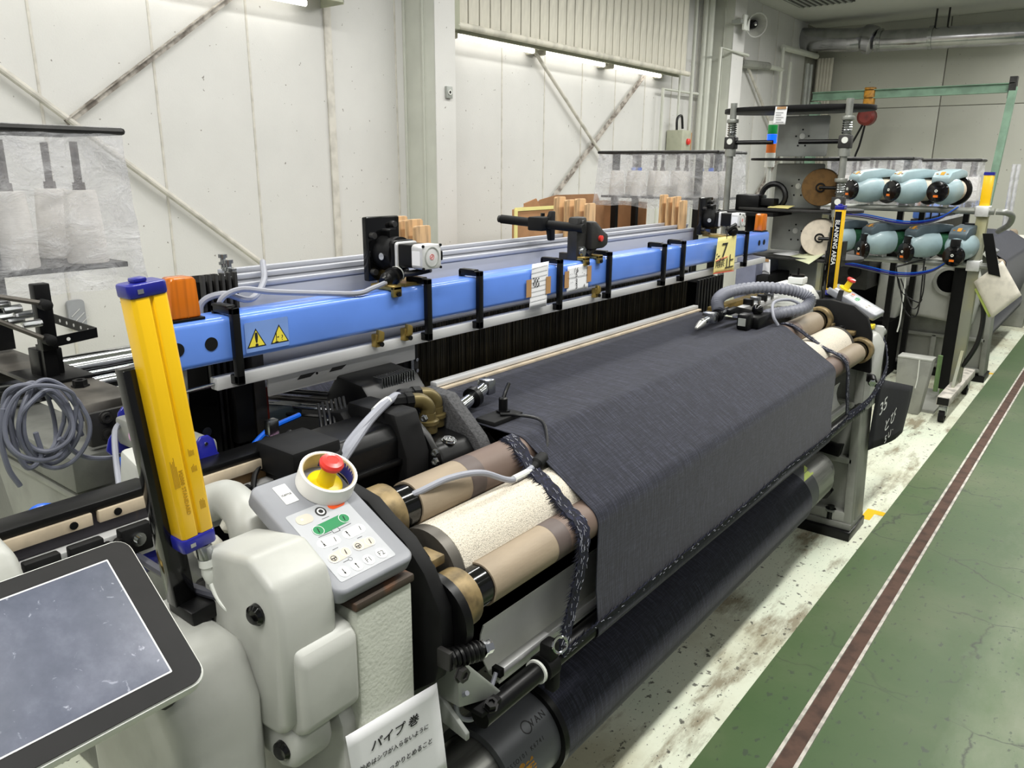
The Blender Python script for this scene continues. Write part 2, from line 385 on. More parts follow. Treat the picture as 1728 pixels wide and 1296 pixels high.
# denim
m, n, L, b = new_mat('denim'); tc = n.new('ShaderNodeTexCoord').outputs['Object']
k1 = nz(n, L, mapped(n, L, tc, (260, 14, 14)), 1.0, 4, .7); k2 = nz(n, L, mapped(n, L, tc, (30, 500, 500)), 1.0, 3, .6); k3 = nz(n, L, tc, 4, 3)
h = mth(n, L, 'ADD', k1, mth(n, L, 'MULTIPLY', k2, .6))
c = ramp(n, L, h, [(.45, (12, 13, 20)), (.78, (29, 31, 43)), (1.0, (58, 60, 75))]); c = mixc(n, L, mth(n, L, 'MULTIPLY', k3, .35), c, (20, 21, 32))
L.new(c, b.inputs['Base Color']); b.inputs['Roughness'].default_value = .85; b.inputs['Specular IOR Level'].default_value = .25
b.inputs['Sheen Weight'].default_value = .12; b.inputs['Sheen Roughness'].default_value = .5
bumped(n, L, b, h, .35, .002)
# plastic film
m, n, L, b = new_mat('film'); tc = n.new('ShaderNodeTexCoord').outputs['Object']
h = nz(n, L, mapped(n, L, tc, (6, 6, 9)), 1.6, 7, .62, .6)
b.inputs['Base Color'].default_value = srgb((236, 236, 240)); b.inputs['Roughness'].default_value = .22
bumped(n, L, b, h, .9, .03)
tr = n.new('ShaderNodeBsdfTransparent'); tr.inputs[0].default_value = (.97, .97, .98, 1); mx = n.new('ShaderNodeMixShader')
L.new(ramp(n, L, h, [(.35, .20), (.55, .32), (.72, .70)]), mx.inputs[0]); L.new(tr.outputs[0], mx.inputs[1]); L.new(b.outputs[0], mx.inputs[2])
L.new(mx.outputs[0], n['Material Output'].inputs[0])
# touch screen glass (switched off, finger-marked; ceiling reflection painted into its blue-grey)
m, n, L, b = new_mat('screen'); tc = n.new('ShaderNodeTexCoord').outputs['Object']
c = ramp(n, L, nz(n, L, tc, 11, 7, .65), [(.3, (66, 72, 88)), (.5, (82, 87, 104)), (.7, (106, 110, 126))])
sm = ramp(n, L, nz(n, L, mapped(n, L, tc, (1, 1, 1), (3, 1, 0)), 42, 4, .6, 1.5), [(.64, 0.), (.74, .6)]); c = mixc(n, L, sm, c, (196, 200, 214))
L.new(c, b.inputs['Base Color']); b.inputs['Roughness'].default_value = .28
# heald wires seen as a dense dark curtain
m, n, L, b = new_mat('heald_wire'); tc = n.new('ShaderNodeTexCoord').outputs['Object']
c = ramp(n, L, nz(n, L, mapped(n, L, tc, (170, 1, 2)), 1, 3, .7), [(.34, (22, 20, 14)), (.55, (62, 56, 40)), (.78, (150, 136, 100))])
L.new(c, b.inputs['Base Color']); b.inputs['Roughness'].default_value = .5
# mesh/grille black for selvedge waste
m, n, L, b = new_mat('selvedge'); tc = n.new('ShaderNodeTexCoord').outputs['Object']
c = ramp(n, L, nz(n, L, mapped(n, L, tc, (40, 40, 40)), 3, 3, .7), [(.4, (8, 9, 18)), (.6, (22, 25, 48)), (.72, (44, 48, 72))])
L.new(c, b.inputs['Base Color']); b.inputs['Roughness'].default_value = .9
# ================================================================ the setting
floor = B().box((-4, .742, -.06), (14, 4.45, 0)).obj('floor', 'floor_pale', smooth=False); tag(floor, 'worn pale concrete floor under the machines', kind='structure')
aisle = B().box((-4, -5, -.06), (14, .742, .002)).obj('floor', 'floor_green', smooth=False); tag(aisle, 'cracked green painted aisle floor beside the machine row', kind='structure')
tr1 = B().box((-4, .505, .002), (14, .558, .0035)).obj('trim_1', 'floor_strip', smooth=False); tag(tr1, 'brown filled channel strip running along the green aisle', kind='structure')
B().box((-4, .496, .002), (14, .507, .009)).obj('edge_rail', 'strip_edge', tr1); B().box((-4, .556, .002), (14, .567, .009)).obj('edge_rail', 'strip_edge', tr1)
for k, (x, y, a, l, mt_, dx) in enumerate(((fZ(1466, 868, 0).x, fZ(1466, 868, 0).y, 0, .14, 'safety_yellow', .05), (7.42, .79, 0, .25, 'safety_yellow', .05))):
    mk = B(T(x, y, .0004)); mk.box((-l/2, -.022, 0), (l/2, .022, .0008)); mk.box((l/2 - .05, -.075, 0), (l/2, -.022, .0008))
    mk.obj('trim_%d' % (k + 2), mt_, smooth=False)['kind'] = 'structure'
wl = B().box((-4, 4.32, 0), (13.1, 4.45, 3.7)).obj('wall_left', 'wall_joint', smooth=False); tag(wl, 'white panelled long wall behind the looms', kind='structure')
pm = None
for k in range(-9, 20):
    x0 = 1.753 + .595 * k
    if x0 + .6 > 13: break
    if pm is None:
        o = B().box((x0 + .004, 4.30, 0), (x0 + .591, 4.322, 3.7)).obj('wall_panel', 'wall_paint', wl, bevel=.004); pm = o
    else:
        o = pm.copy(); COL.objects.link(o); o.location.x = x0 + .2975
    B().box((x0 - .007, 4.296, 0), (x0 + .007, 4.31, 3.7)).obj('seam', 'wall_seam', wl, bevel=.003)
B().box((3.508, 4.285, 0), (3.562, 4.30, 2.62)).obj('batten', 'wall_seam', wl, bevel=.002)
wf = B().box((13.0, -5, 0), (13.1, 4.4, 3.7)).obj('wall_far', 'wall_joint', smooth=False); tag(wf, 'grey-white panelled end wall of the hall', kind='structure')
for j, (z0, z1) in enumerate(((0, 2.52), (2.53, 3.7))):
    for k in range(5):
        y1 = 4.3 - 1.8 * k; B().box((12.98, y1 - 1.79, z0), (13.0, y1 - .005, z1)).obj('wall_panel', 'wall_far_paint', wf, bevel=.003)
ce = B().box((-4, -5, 3.7), (13.1, 4.45, 3.8)).obj('ceiling', 'ceiling_paint', smooth=False); tag(ce, 'plain grey-white ceiling', kind='structure')
def column(x0, x1, y0, k):
    c = B().box((x0, y0, 0), (x1, 4.30, 3.7)).obj('trim_%d' % k, 'column_paint', bevel=.004); tag(c, 'painted steel column on the long wall, %s' % ('nearer one beside the shutter' if k == 4 else 'farther one carrying the loudspeaker'), kind='structure')
    B().box((x0 - .012, y0 + .10, 0), (x0, y0 + .115, 3.7)).obj('rib', 'column_paint', c, bevel=.002)
    B().box((x0 - .012, 4.28, 0), (x0, 4.299, 3.7)).obj('rib', 'column_paint', c, bevel=.002)
    B().box((x0 - .004, y0 - .008, 0), (x1 + .004, y0, 3.7)).obj('flange', 'wall_paint', c, bevel=.002)
    return c
xA = fY(733, 60, 4.0).x; xB = fY(766, 60, 4.0).x
column(xA, xB, 4.0, 4)
xC = fY(1237, 60, 4.0).x; xD = fY(1256, 60, 4.0).x
column(xC, xD, 4.0, 5)
# slatted shutter between the columns, with tubes shining below it
zs = fY(960, 85, 4.08).z
sh = thing('slatted_shutter', 'cream vertical slat shutter box high on the wall between the columns', 'shutter', (6.2, 4.08, zs))
x0, x1 = fY(772, 48, 4.08).x, fY(1158, 118, 4.08).x
NS = 29; sm_ = None; dxs = (x1 - x0) / NS
for k in range(NS):
    xx = x0 + dxs * k
    if sm_ is None:
        sm_ = B().box((xx + .006, 4.085, zs + .03), (xx + dxs - .006, 4.10, 3.69)).obj('slat', 'slat_paint', sh, bevel=.004)
    else:
        o = sm_.copy(); COL.objects.link(o); o.location.x = xx + dxs/2
B().box((x0, 4.103, zs + .02), (x1, 4.13, 3.69)).obj('backing', 'graphite', sh)
B().cyl((x0 - .02, 4.075, zs + .012), (x1 + .05, 4.075, zs + .012), .026, n=12).obj('bottom_rail', 'slat_paint', sh)
B().box((x0 - .09, 4.05, zs - .02), (x0 - .005, 4.17, 3.69)).obj('side_post', 'trim_olive', sh, bevel=.004)
B().box((x0 - .05, 4.16, zs - .02), (x1, 4.175, zs + .4)).obj('back_rail', 'trim_olive', sh)
lab = ['leftmost', 'second', 'third', 'rightmost']
for k in range(3):
    xa = x0 + .12 + (x1 - x0 - .3) / 3 * k; xb = xa + (x1 - x0 - .3) / 3 - .12
    t = thing('fluorescent_lamp', '%s glowing fluorescent tube under the slatted shutter' % ('left', 'middle', 'right')[k], 'lamp', (xa, 4.22, zs - .02), 'tubes under the shutter')
    B().cyl((xa, 4.22, zs - .03), (xb, 4.22, zs - .03), .019, n=12).obj('tube', 'lamp_tube', t)
    for q in (xa, xb): B().box((q - .02, 4.20, zs - .05), (q + .02, 4.30, zs - .005)).obj('socket', 'slat_paint', t, bevel=.003)
xv = fY(577, 8, 4.1).x; zv = fY(577, 8, 4.1).z
lv = thing('fluorescent_lamp', 'long fluorescent fixture with olive hood at the top left of the wall', 'lamp', (xv - 1.2, 4.2, zv))
B().box((xv - 2.6, 4.08, zv + .01), (xv, 4.10, zv + .25)).obj('hood', 'trim_olive', lv); B().box((xv - .004, 4.08, zv), (xv, 4.3, zv + .25)).obj('hood_end', 'trim_olive', lv)
B().cyl((xv - 2.5, 4.2, zv - .01), (xv - .2, 4.2, zv - .01), .019, n=12).obj('tube', 'lamp_tube', lv)
# diagonal wall bracing
def brace(p, q, Y, label, ang=False, mt_='wall_seam', r=.016):
    a, bb = fY(*p, Y), fY(*q, Y)
    if ang:
        mm, ln = along(a, bb); o = B().add([(-.016, -.004, 0), (.014, -.004, 0), (.014, .004, 0), (-.016, .004, 0), (-.016, -.004, ln), (.014, -.004, ln), (.014, .004, ln), (-.016, .004, ln)], [(0,1,2,3), (4,7,6,5), (0,4,5,1), (1,5,6,2), (2,6,7,3), (3,7,4,0)], frame(a, V((0, 1, 0)).cross(bb - a), (0, 1, 0)) @ Matrix.Identity(4))
        o.box((-.018, -.025, 0), (-.013, .004, ln), frame(a, V((0, 1, 0)).cross(bb - a), (0, 1, 0)))
        o = o.obj('brace_bar', 'grime')
    else: o = B().cyl(a, bb, r, n=10).obj('brace_rod', mt_)
    return tag(o, label, 'brace', 'diagonal wall braces')
brace((-60, 71), (452, 452), 4.255, 'pale steel brace rod slanting down rightwards behind the near yarn bag')
brace((112, 208), (400, -12), 4.26, 'grimy angle-iron brace rising to the upper left of the wall', True)
brace((890, 68), (1020, 268), 4.24, 'pale steel brace rod below the left part of the shutter')
brace((1100, 108), (925, 342), 4.26, 'grimy angle-iron brace below the right part of the shutter', True)
brace((1255, 95), (1320, 262), 4.24, 'pale brace rod right of the second column', r=.018)
brace((1322, 250), (1265, 345), 4.26, 'dark brace bar low beside the signal tower', True)
# junction box on the near column, pipes, speaker, switch box
q = fY(757, 156, 3.985); jb = thing('junction_box', 'small open metal junction box on the near column', 'junction box', q)
B(T(q)).box((-.03, -.012, -.04), (.03, .008, .04)).obj('plate', 'sheet_grey', jb, bevel=.002); B(T(q) @ rot('X', 90)).lathe([(.018, .012), (.018, .018), (.011, .018), (.011, .012)], n=14).obj('knockout', 'white_plastic', jb)
def pipe(pts, r, label, mt_='column_paint', clamps=()):
    t = thing('conduit_pipe', label, 'pipe', pts[0], 'wall conduits'); B().tube(pts, r, 10, sm=0).obj('pipe', mt_, t)
    for c in clamps: B(T(c)).box((-.03, -.03, -.012), (.03, .03, .012)).obj('clamp', 'sheet_grey', t, bevel=.003)
    return t
for k, (pa, pb, r, lb) in enumerate((((1174, -5), (1163, 250), .02, 'thin vertical conduit at the right end of the shutter'), ((1190, -5), (1178, 250), .026, 'vertical conduit between the thin conduit and the thick pipe'),
                                 ((1205, -5), (1190, 100), .05, 'thick white vertical pipe beside the second column'), ((1152, 110), (1139, 222), .013, 'thin black cable pipe above the switch box'))):
    a, bb = fY(*pa, 4.2), fY(*pb, 4.2); xm = (a.x + bb.x) / 2; pipe([(xm, 4.2, 3.69), (xm, 4.2, bb.z - (1.2 if k < 3 else 0))], r, lb, clamps=[(xm, 4.2, fY(1180, 205, 4.2).z)] if k == 2 else ())
a, bb, c = fY(1112, 250, 4.22), fY(1119, 150, 4.22), fY(1190, 160, 4.22); pipe([(bb.x, 4.22, .9), (bb.x, 4.22, bb.z), (c.x, 4.22, bb.z + .01)], .018, 'elbowed conduit running level to the thick pipe')
a, c = fY(1198, 82, 4.1), fY(1262, 80, 3.98); pipe([(a.x, 4.0, 1.0), (a.x, 3.97, a.z), (c.x, 3.97, a.z)], .018, 'conduit elbow crossing the second column')
q = fY(1152, 236, 4.15); sb = thing('switch_box', 'beige wall switch box with a red push button', 'switch box', q)
B(T(q)).box((-.12, -.05, -.13), (.10, .14, .10)).obj('body', 'trim_olive', sb, bevel=.006); B(T(q) @ rot('X', 90)).lathe([(.035, .05), (.035, .07), (.02, .08)], T(.02, -.02, 0), n=14).obj('button', 'red_plastic', sb)
B(T(q)).box((.10, -.03, -.14), (.16, .14, .08)).obj('side_plate', 'tape_brown', sb); B().tube([q + V((-.1, .03, .1)), q + V((-.1, .03, .22)), q + V((0, .03, .25)), q + V((.04, .03, .12))], .014, 8).obj('cable', 'cable_black', sb)
q = fY(1272, 41, 3.85); sp = thing('horn_speaker', 'grey horn loudspeaker bracketed to the second column', 'speaker', q)
dirv = V((-.55, -.75, -.25)).normalized(); mm, _ = along(q, q + dirv)
B(mm).lathe([(.03, -.10), (.045, -.09), (.06, -.05), (.10, .02), (.125, .07), (.132, .075), (.12, .07), (.08, 0), (.045, -.04)], n=24, caps=False).obj('horn', 'machine_grey', sp)
B(mm).lathe([(.045, -.04), (.045, .01), (.03, .03), (.012, .035)], n=18).obj('throat', 'black', sp)
B(mm).lathe([(.012, .035), (.010, .05), (.004, .055)], n=12).obj('tip', 'white_plastic', sp)
B(mm).lathe([(.05, -.2), (.06, -.19), (.06, -.09)], n=18).obj('driver', 'machine_grey', sp)
B().box((q.x - .22, q.y + .02, q.z - .08), (q.x - .06, q.y + .05, q.z + .08)).obj('bracket', 'white_plastic', sp, bevel=.006)
B().box((q.x - .3, q.y + .03, q.z - .02), (q.x - .2, q.y + .14, q.z + .02)).obj('arm', 'sheet_grey', sp)
# ceiling vent
vt = thing('ceiling_vent', 'dark louvred air vent in the ceiling', 'vent', (0, 0, 3.69)); ca, cb = fZ(1340, 3, 3.69), fZ(1425, 0, 3.69)
q = fZ(1385, 2, 3.69); B().box((q.x - .55, q.y - .35, 3.685), (q.x + .25, q.y + .35, 3.70)).obj('frame', 'graphite', vt, bevel=.003)
for k in range(9): B().box((q.x - .53, q.y - .32 + .075*k, 3.672), (q.x + .23, q.y - .29 + .075*k, 3.686)).obj('louvre', 'sheet_grey', vt)
# silver duct along the far wall
du = thing('air_duct', 'foil-wrapped silver air duct under the ceiling along the end wall', 'duct', (12.6, 2, 3.2))
XD_ = 12.3
def dq(px, py): p = fX(px, py, XD_); return p
p0, p1, p2, p3 = dq(1340, 66), dq(1440, 68), dq(1478, 70), dq(1760, 54)
B().tube([p0, p1], .155, 18, sm=0).obj('duct_section', 'duct', du); B().tube([p1 + V((0, .05, 0)), dq(1460, 66), p2], [.155, .19, .13], 18, sm=4).obj('elbow_section', 'duct', du)
B().tube([p2, p3], .135, 18, sm=0).obj('duct_section', 'duct', du)
for px in (1482, 1568): a = dq(px, 68 if px < 1500 else 64); B().tube([a, a + V((0, -.05, 0))], .15, 18, sm=0).obj('collar', 'steel', du)
B().tube([p0 + V((0, .02, 0)), p0], .16, 18, sm=0).obj('end_cap', 'black', du)
for px in (1350, 1575, 1596): a = dq(px, 66); B().cyl(a, (a.x, a.y, 3.7), .012, n=8).obj('hanger', 'graphite', du)
B().box((12.9, -3, 3.42), (12.98, 3.3, 3.5)).obj('support_rail', 'sheet_grey', du)
# green wall crane with chain hoist
cr = thing('wall_crane', 'pale green steel beam crane standing at the end wall', 'crane', (12.0, 1.0, 0))
XC_ = 11.6; a, bb = fX(1372, 160, XC_), fX(1712, 150, XC_)
zc = (a.z + bb.z) / 2 
bm_ = B(); bm_.box((XC_ - .05, bb.y, zc + .04), (XC_ + .05, a.y, zc + .05)); bm_.box((XC_ - .05, bb.y, zc - .06), (XC_ + .05, a.y, zc - .05)); bm_.box((XC_ - .008, bb.y, zc - .055), (XC_ + .008, a.y, zc + .045)); bm_.obj('crane_beam', 'crane_green', cr)
pt, pb = fX(1714, 158, XC_ - .3), fX(1680, 320, XC_ - .3)
B().box((XC_ - .05, bb.y - .02, zc - .13), (XC_ + .05, bb.y + .06, zc + .12)).obj('end_plate', 'graphite', cr)
mm, ln = along((pb.x, pb.y + .12, 0), (pt.x + .3, bb.y + .01, zc))
B(mm).box((-.04, -.045, 0), (.04, .045, ln)).obj('post', 'crane_green', cr); B().box((XC_ - .08, a.y - .1, 0), (XC_ + .08, a.y, zc - .08)).obj('post', 'crane_green', cr)
q = fX(1470, 148, XC_); ho = thing('chain_hoist', 'red chain hoist hanging from the green crane beam', 'hoist', (q.x, q.y, zc - .6))
B().box((q.x - .05, q.y - .06, zc - .32), (q.x + .05, q.y + .07, zc + .08)).obj('trolley', 'hoist_yellow', ho, bevel=.01)
hb = fX(1463, 197, XC_); B(T(hb) @ rot('Y', 90)).lathe([(.08, -.09), (.115, -.06), (.115, .06), (.078, .09)], n=16).obj('body', 'hoist_red', ho)
B().cyl((q.x, q.y, zc - .3), hb, .02, n=8).obj('hook', 'hoist_red', ho)
for k, (dx, dz) in enumerate(((-.2, -1.2), (.02, -1.0))): B().tube([hb, hb + V((0, .15 + dx * .5, -.35)), hb + V((0, .3 + dx, -.6)), hb + V((0, .28 + dx, dz))], .014, 6).obj('chain', 'black', ho)
# fluted pipe stack in the far corner
cs = thing('corner_pipes', 'bundle of pale vertical pipes in the far corner', 'pipe', (12.7, 3.9, 0))
for k in range(5):
    p = fX(1381 + 5.2*k, 120, 12.8); B().cyl((12.8, p.y, 0), (12.8, p.y, 3.25), .028, n=10).obj('pipe', 'slat_paint', cs)
for k, px in enumerate((1362, 1368)):
    p = fY(px, 120, 4.1); pipe([(p.x, 4.1, 0), (p.x, 4.1, 3.1)], .03, 'vertical grey corner conduit, %s of the two' % ('left', 'right')[k], 'sheet_grey')
for k, (pa, pb) in enumerate((((1296, 112), (1320, 118)), ((1322, 80), (1378, 95)))):
    a, bb = fY(*pa, 4.2), fY(*pb, 4.2); pipe([a, bb], .03 if k == 0 else .04, 'level conduit %s on the wall near the far corner' % ('lower', 'upper')[k])
a, bb = fY(1322, 80, 4.2), fY(1329, 180, 4.2); pipe([a, (a.x, 4.2, bb.z)], .025, 'drop conduit on the wall near the far corner')
p = fY(1334, 105, 4.2); pipe([p, (p.x, 4.2, 0)], .025, 'second drop conduit near the far corner')
a = fY(1250, 107, 4.2); bb = fY(1296, 112, 4.2); pipe([a, bb], .05, 'level pipe right of the second column', 'machine_grey')
# ================================================================ main loom
LM = thing('weaving_loom', 'large weaving loom in the foreground with blue cross beam and tan cloth rollers', 'loom', (2.2, 1.6, 0))
def P_(b, name, m, parent=None, bevel=0, label=None, **k):
    o = b.obj(name, m, parent if parent is not None else LM, bevel, **k)
    if label: o['label'] = label
    return o
def bolt(c, axis, r, h, mt_, parent, hexa=True, name='bolt'):
    m, _ = along(c, V(c) + V(axis)); b = B(m)
    b.lathe([(r*1.25, 0), (r*1.25, h*.25), (r, h*.25), (r, h), (r*.55, h), (r*.5, h*.7)], n=6 if hexa else 12)
    return b.obj(name, mt_, parent)
# --- left front column and side frames
cb = B(); cb.prism([(.83, 0), (.83, .998), (1.0, .998), (1.0, .9), (1.3, .86), (1.3, 0)], .682, .80, axis='x')
colL = P_(cb, 'front_post', 'machine_cast', bevel=.006)
P_(B().box((.679, .827, .998), (.803, 1.005, 1.012)), 'post_top_plate', 'rust_top', bevel=.003)
P_(B().prism([(.845, 0), (.845, .80), (.86, .835), (.90, .85), (1.25, .85), (1.25, 0)], .655, .685, axis='x'), 'post_flange', 'machine_white', bevel=.006)
fr = B(); fr.prism([(1.3, 0), (1.3, .84), (1.62, .92), (2.35, .92), (2.5, .8), (2.5, 0)], .72, .80, axis='x')
P_(fr, 'side_frame', 'cast_grey', bevel=.01)
P_(B().box((.68, 1.55, .905), (.84, 2.36, .925)), 'side_frame_rail', 'machine_grey', bevel=.006)
for y0, y1 in ((1.66, 1.74), (1.93, 2.03)): 
    P_(B().box((.69, y0, .925), (.83, y1, .935)), 'machined_pad', 'grey_brown_metal', bevel=.003)
    bolt((.76, (y0 + y1)/2, .935), (0, 0, 1), .012, .004, 'black', LM)
P_(B().prism([(1.6, .5), (1.6, .90), (2.3, .90), (2.1, .5)], .69, .70, axis='x'), 'web_plate', 'machine_grey')
# right frame, cast with pockets and ribs
FX0, FX1 = 3.56, 3.76
yf = lambda z: .80 + (.04 * max(0, (z - .1)) if z < .95 else .034)
rp = [(.80, .05), (.835, .93), (.90, .99), (1.25, 1.0), (1.35, .9), (2.4, .9), (2.5, .05)]
P_(B().prism(rp, FX0 + .05, FX1, axis='x'), 'side_frame', 'machine_grey', bevel=.01)
rib = B()
rib.prism([(.80, .05), (.835, .93), (.87, .93), (.838, .05)], FX0, FX0 + .05, axis='x')
for z0, h, y1 in ((.075, .05, 1.30), (.36, .03, 1.3), (.62, .03, 1.3)): rib.box((FX0, .83, z0), (FX0 + .05, y1, z0 + h))
rib.box((FX0, 1.03, .07), (FX0 + .05, 1.06, .36)); rib.box((FX0, 1.06, .36), (FX0 + .05, 1.10, .62)); rib.box((FX0, 1.08, .62), (FX0 + .05, 1.12, .9))
P_(rib, 'frame_rib', 'machine_grey', bevel=.006)
P_(B().box((FX0 - .03, .795, 0), (FX1 + .02, 1.35, .045)), 'foot_plate', 'black', bevel=.004)
P_(B().box((FX0 - .01, .80, .045), (FX1, 1.3, .075)), 'foot_block', 'cast_grey', bevel=.004)
for y in (.90, 1.06, 1.2): 
    P_(B().cyl((FX0 + .01, y, .06), (FX0 + .01, y, .14), .016, n=12), 'anchor_stud', 'black')
    P_(B().cyl((FX0 + .01, y, .115), (FX0 + .01, y, .125), .026, n=6), 'anchor_nut', 'steel')
P_(B().box((FX1, .85, .18), (FX1 + .10, .87, .92)), 'guard_plate', 'machine_white', bevel=.004)
P_(B().box((FX1 + .0, .82, .80), (FX1 + .03, 1.1, .97)), 'front_cover', 'machine_white', bevel=.012)
# white upper cover piece with yellow tab at the right frame front
P_(B().prism([(.80, .62), (.80, .90), (.83, .945), (.90, .96), (.90, .62)], FX0 + .02, FX1 - .02, axis='x'), 'corner_cover', 'machine_white', bevel=.012)
P_(B().box((3.60, .84, .955), (3.68, .90, .985)), 'tab', 'white_plastic', bevel=.012); P_(B().box((3.63, .84, .966), (3.69, .87, .99)), 'yellow_tab', 'yellow_plastic', bevel=.003)
# --- cloth take-up rollers
def roller(y, z, r, x0, x1, mt_, name, collar=True, label=None):
    o = P_(B().cyl((x0, y, z), (x1, y, z), r, n=36), name, mt_, label=label)
    if collar:
        for s, x in ((-1, x0), (1, x1)):
            B().cyl((x - .0 * s, y, z), (x + .05 * s, y, z), r * .92, n=28).obj('end_collar', 'black_gloss', o)
            B(T(x + .072 * s, y, z) @ rot('Y', 90)).lathe([(r*1.0, -.022), (r*1.28, -.022), (r*1.28, .022), (r*1.0, .022)], n=32).obj('bearing_ring', 'bronze', o, bevel=.002)
    return o
R1 = roller(.850, .900, .043, .99, 3.44, 'tan_roller', 'front_roller')
R2 = roller(1.030, 1.012, .046, .985, 3.42, 'tan_roller', 'rear_roller')
R3 = P_(B().cyl((.97, .945, .915), (3.44, .945, .915), .083, n=48), 'grit_roller', 'grit', label='white gritty sand roller')
for x in (.955, 3.455): B().cyl((x - .012, .945, .915), (x + .012, .945, .915), .084, n=40).obj('end_disc', 'grey_brown_metal', R3)
# stains rubbed on the tan rollers
for o, yy, zz, r in ((R1, .85, .90, .0433), (R2, 1.03, 1.012, .0463)):
    for x0, x1 in ((1.19 if o is R1 else 1.13, 1.235 if o is R1 else 1.175),):
        B(T(x0, yy, zz) @ rot('Y', 90)).lathe([(r, 0), (r, x1 - x0)], n=36, caps=False).obj('worn_band', 'graphite_band', o)
    x0 = 1.235 if o is R1 else 1.175
    B(T(x0, yy, zz) @ rot('Y', 90)).lathe([(r - .0001, 0), (r - .0001, 1.98)], n=36, caps=False).obj('dusky_sleeve', 'dusky', o)
# side flange plates (black cast) carrying the rollers
def flange(x0, x1, pts, name='roller_side_plate'): return P_(B().prism(pts, x0, x1, axis='x'), name, 'black_matte', bevel=.004)
flange(.838, .868, [(.88, .74), (.82, .79), (.80, .86), (.805, .93), (.84, .99), (.885, 1.035), (.935, 1.06), (.975, 1.085), (1.04, 1.095), (1.09, 1.06), (1.10, .95), (1.05, .8), (.98, .70)])
flange(3.53, 3.556, [(.80, .80), (.815, .97), (.84, 1.04), (.90, 1.085), (1.0, 1.10), (1.10, 1.09), (1.12, .95), (1.0, .82)])
P_(B(T(.868, .85, .89) @ rot('Y', 90)).lathe([(.02, 0), (.078, 0), (.078, .018), (.06, .03), (.02, .03)], n=32), 'bearing_housing', 'black')
P_(B(T(.868, .95, .92) @ rot('Y', 90)).lathe([(.03, 0), (.09, 0), (.09, .03), (.03, .03)], n=32), 'gear_housing', 'dead_black')
gt = B(T(.89, .945, .915) @ rot('Y', 90))
for k in range(34): gt.box((.078, -.004, -.008), (.090, .004, .008), rot('Z', k*360/34))
gt.lathe([(.03, -.008), (.079, -.008), (.079, .008), (.03, .008)], n=34); P_(gt, 'drive_gear', 'graphite')
for s, x in ((1, .905), (-1, 3.50)):
    xq = .835 if s > 0 else x; zq = .062 if s > 0 else 0
    # rocker arms, adjusting bolts and springs at each roller end
    P_(B().box((x - .012, .965, .985), (x + .022, 1.005, 1.003)), 'lever_tab', 'bronze', bevel=.003)
    P_(B().box((x - .012, .875, .962), (x + .022, .925, .980)), 'lever_tab', 'bronze', bevel=.003)
    bolt((x + .006, .985, 1.003), (0, 0, 1), .013, .022, 'chrome', LM)
    P_(B().box((xq - .008, .775, .772 + zq), (xq + .004, .805, .808 + zq)), 'spring_lug', 'graphite', bevel=.003)
    P_(B().spring((xq, .785, .79 + zq), (xq + .06*s, .765, .785 + zq), .015, .0042, 7), 'tension_spring', 'black')
    P_(B().cyl((xq, .785, .79 + zq), (xq + .07*s, .763, .785 + zq), .009, n=10), 'spring_rod', 'graphite')
    bolt((xq + .064*s, .764, .785 + zq), (s, -.25, -.05), .012, .018, 'chrome', LM)
    bolt((xq + .01, .768, .765 + zq), (0, -1, 0), .013, .012, 'graphite', LM)
P_(B().spring((3.485, .93, .995), (3.50, .92, .925), .016, .0042, 7), 'tension_spring', 'black')
# bracket with the black spreader tube and lamp/sensor strip below the rollers
P_(B().prism([(.99, .80), (.96, .74), (.86, .70), (.80, .655), (.80, .64), (.88, .655), (.99, .69)], .895, .905, axis='x'), 'spreader_bracket', 'sheet_grey', bevel=.002)
P_(B().prism([(.895, .80), (.905, .80), (1.02, .665), (1.02, .655), (.9, .70)], .82, .90, axis='y'), 'bracket_plate', 'sheet_grey', bevel=.002)
sbar = P_(B().cyl((.955, .818, .645), (3.52, .818, .645), .0215, n=24), 'spreader_bar', 'black')
B(T(1.135, .818, .645) @ rot('Y', 90)).lathe([(.0216, -.003), (.026, -.003), (.026, .003), (.0216, .003)], n=24).obj('white_ring', 'white_plastic', sbar)
B(T(1.165, .818, .645) @ rot('Y', 90)).lathe([(.0216, -.018), (.029, -.018), (.029, .018), (.0216, .018)], n=20).obj('clamp_collar', 'black_matte', sbar)
B().box((1.15, .795, .665), (1.185, .825, .705)).obj('clamp_ear', 'black_matte', sbar, bevel=.006)
B().box((1.165, .795, .585), (1.19, .82, .63)).obj('clamp_foot', 'black_matte', sbar, bevel=.004)
bolt((.965, .80, .672), (-.2, -.3, 1), .012, .016, 'black', LM)
P_(B().box((.94, .80, .66), (1.0, .85, .672)), 'clamp_plate', 'black_matte', bevel=.004)
pan = [(.868, .628), (.896, .640), (.914, .665), (.921, .695), (.919, .722), (.911, .746)]
P_(B().strip(pan, 1.075, 3.5, .003), 'curved_guard_pan', 'pan_white')
P_(B().box((1.075, .862, .640), (3.5, .882, .664)), 'guard_rail', 'alu_white', bevel=.003)
P_(B().box((1.06, .848, .666), (1.22, .866, .680)), 'sensor_strip', 'alu_white', bevel=.002); P_(B().box((1.05, .846, .664), (1.062, .868, .682)), 'sensor_end', 'black')
P_(B().tube([(1.05, .857, .673), (1.03, .852, .655), (1.0, .845, .63), (.96, .845, .625), (.93, .85, .65), (.915, .84, .70), (.91, .81, .73)], .0048, 8), 'sensor_cable', 'cable_grey')
P_(B().box((1.0, .91, .78), (1.05, .99, .84)), 'square_stub', 'sheet_grey', bevel=.002)
P_(B().box((.96, 1.0, .60), (3.5, 1.04, .86)), 'cross_tie', 'dead_black')
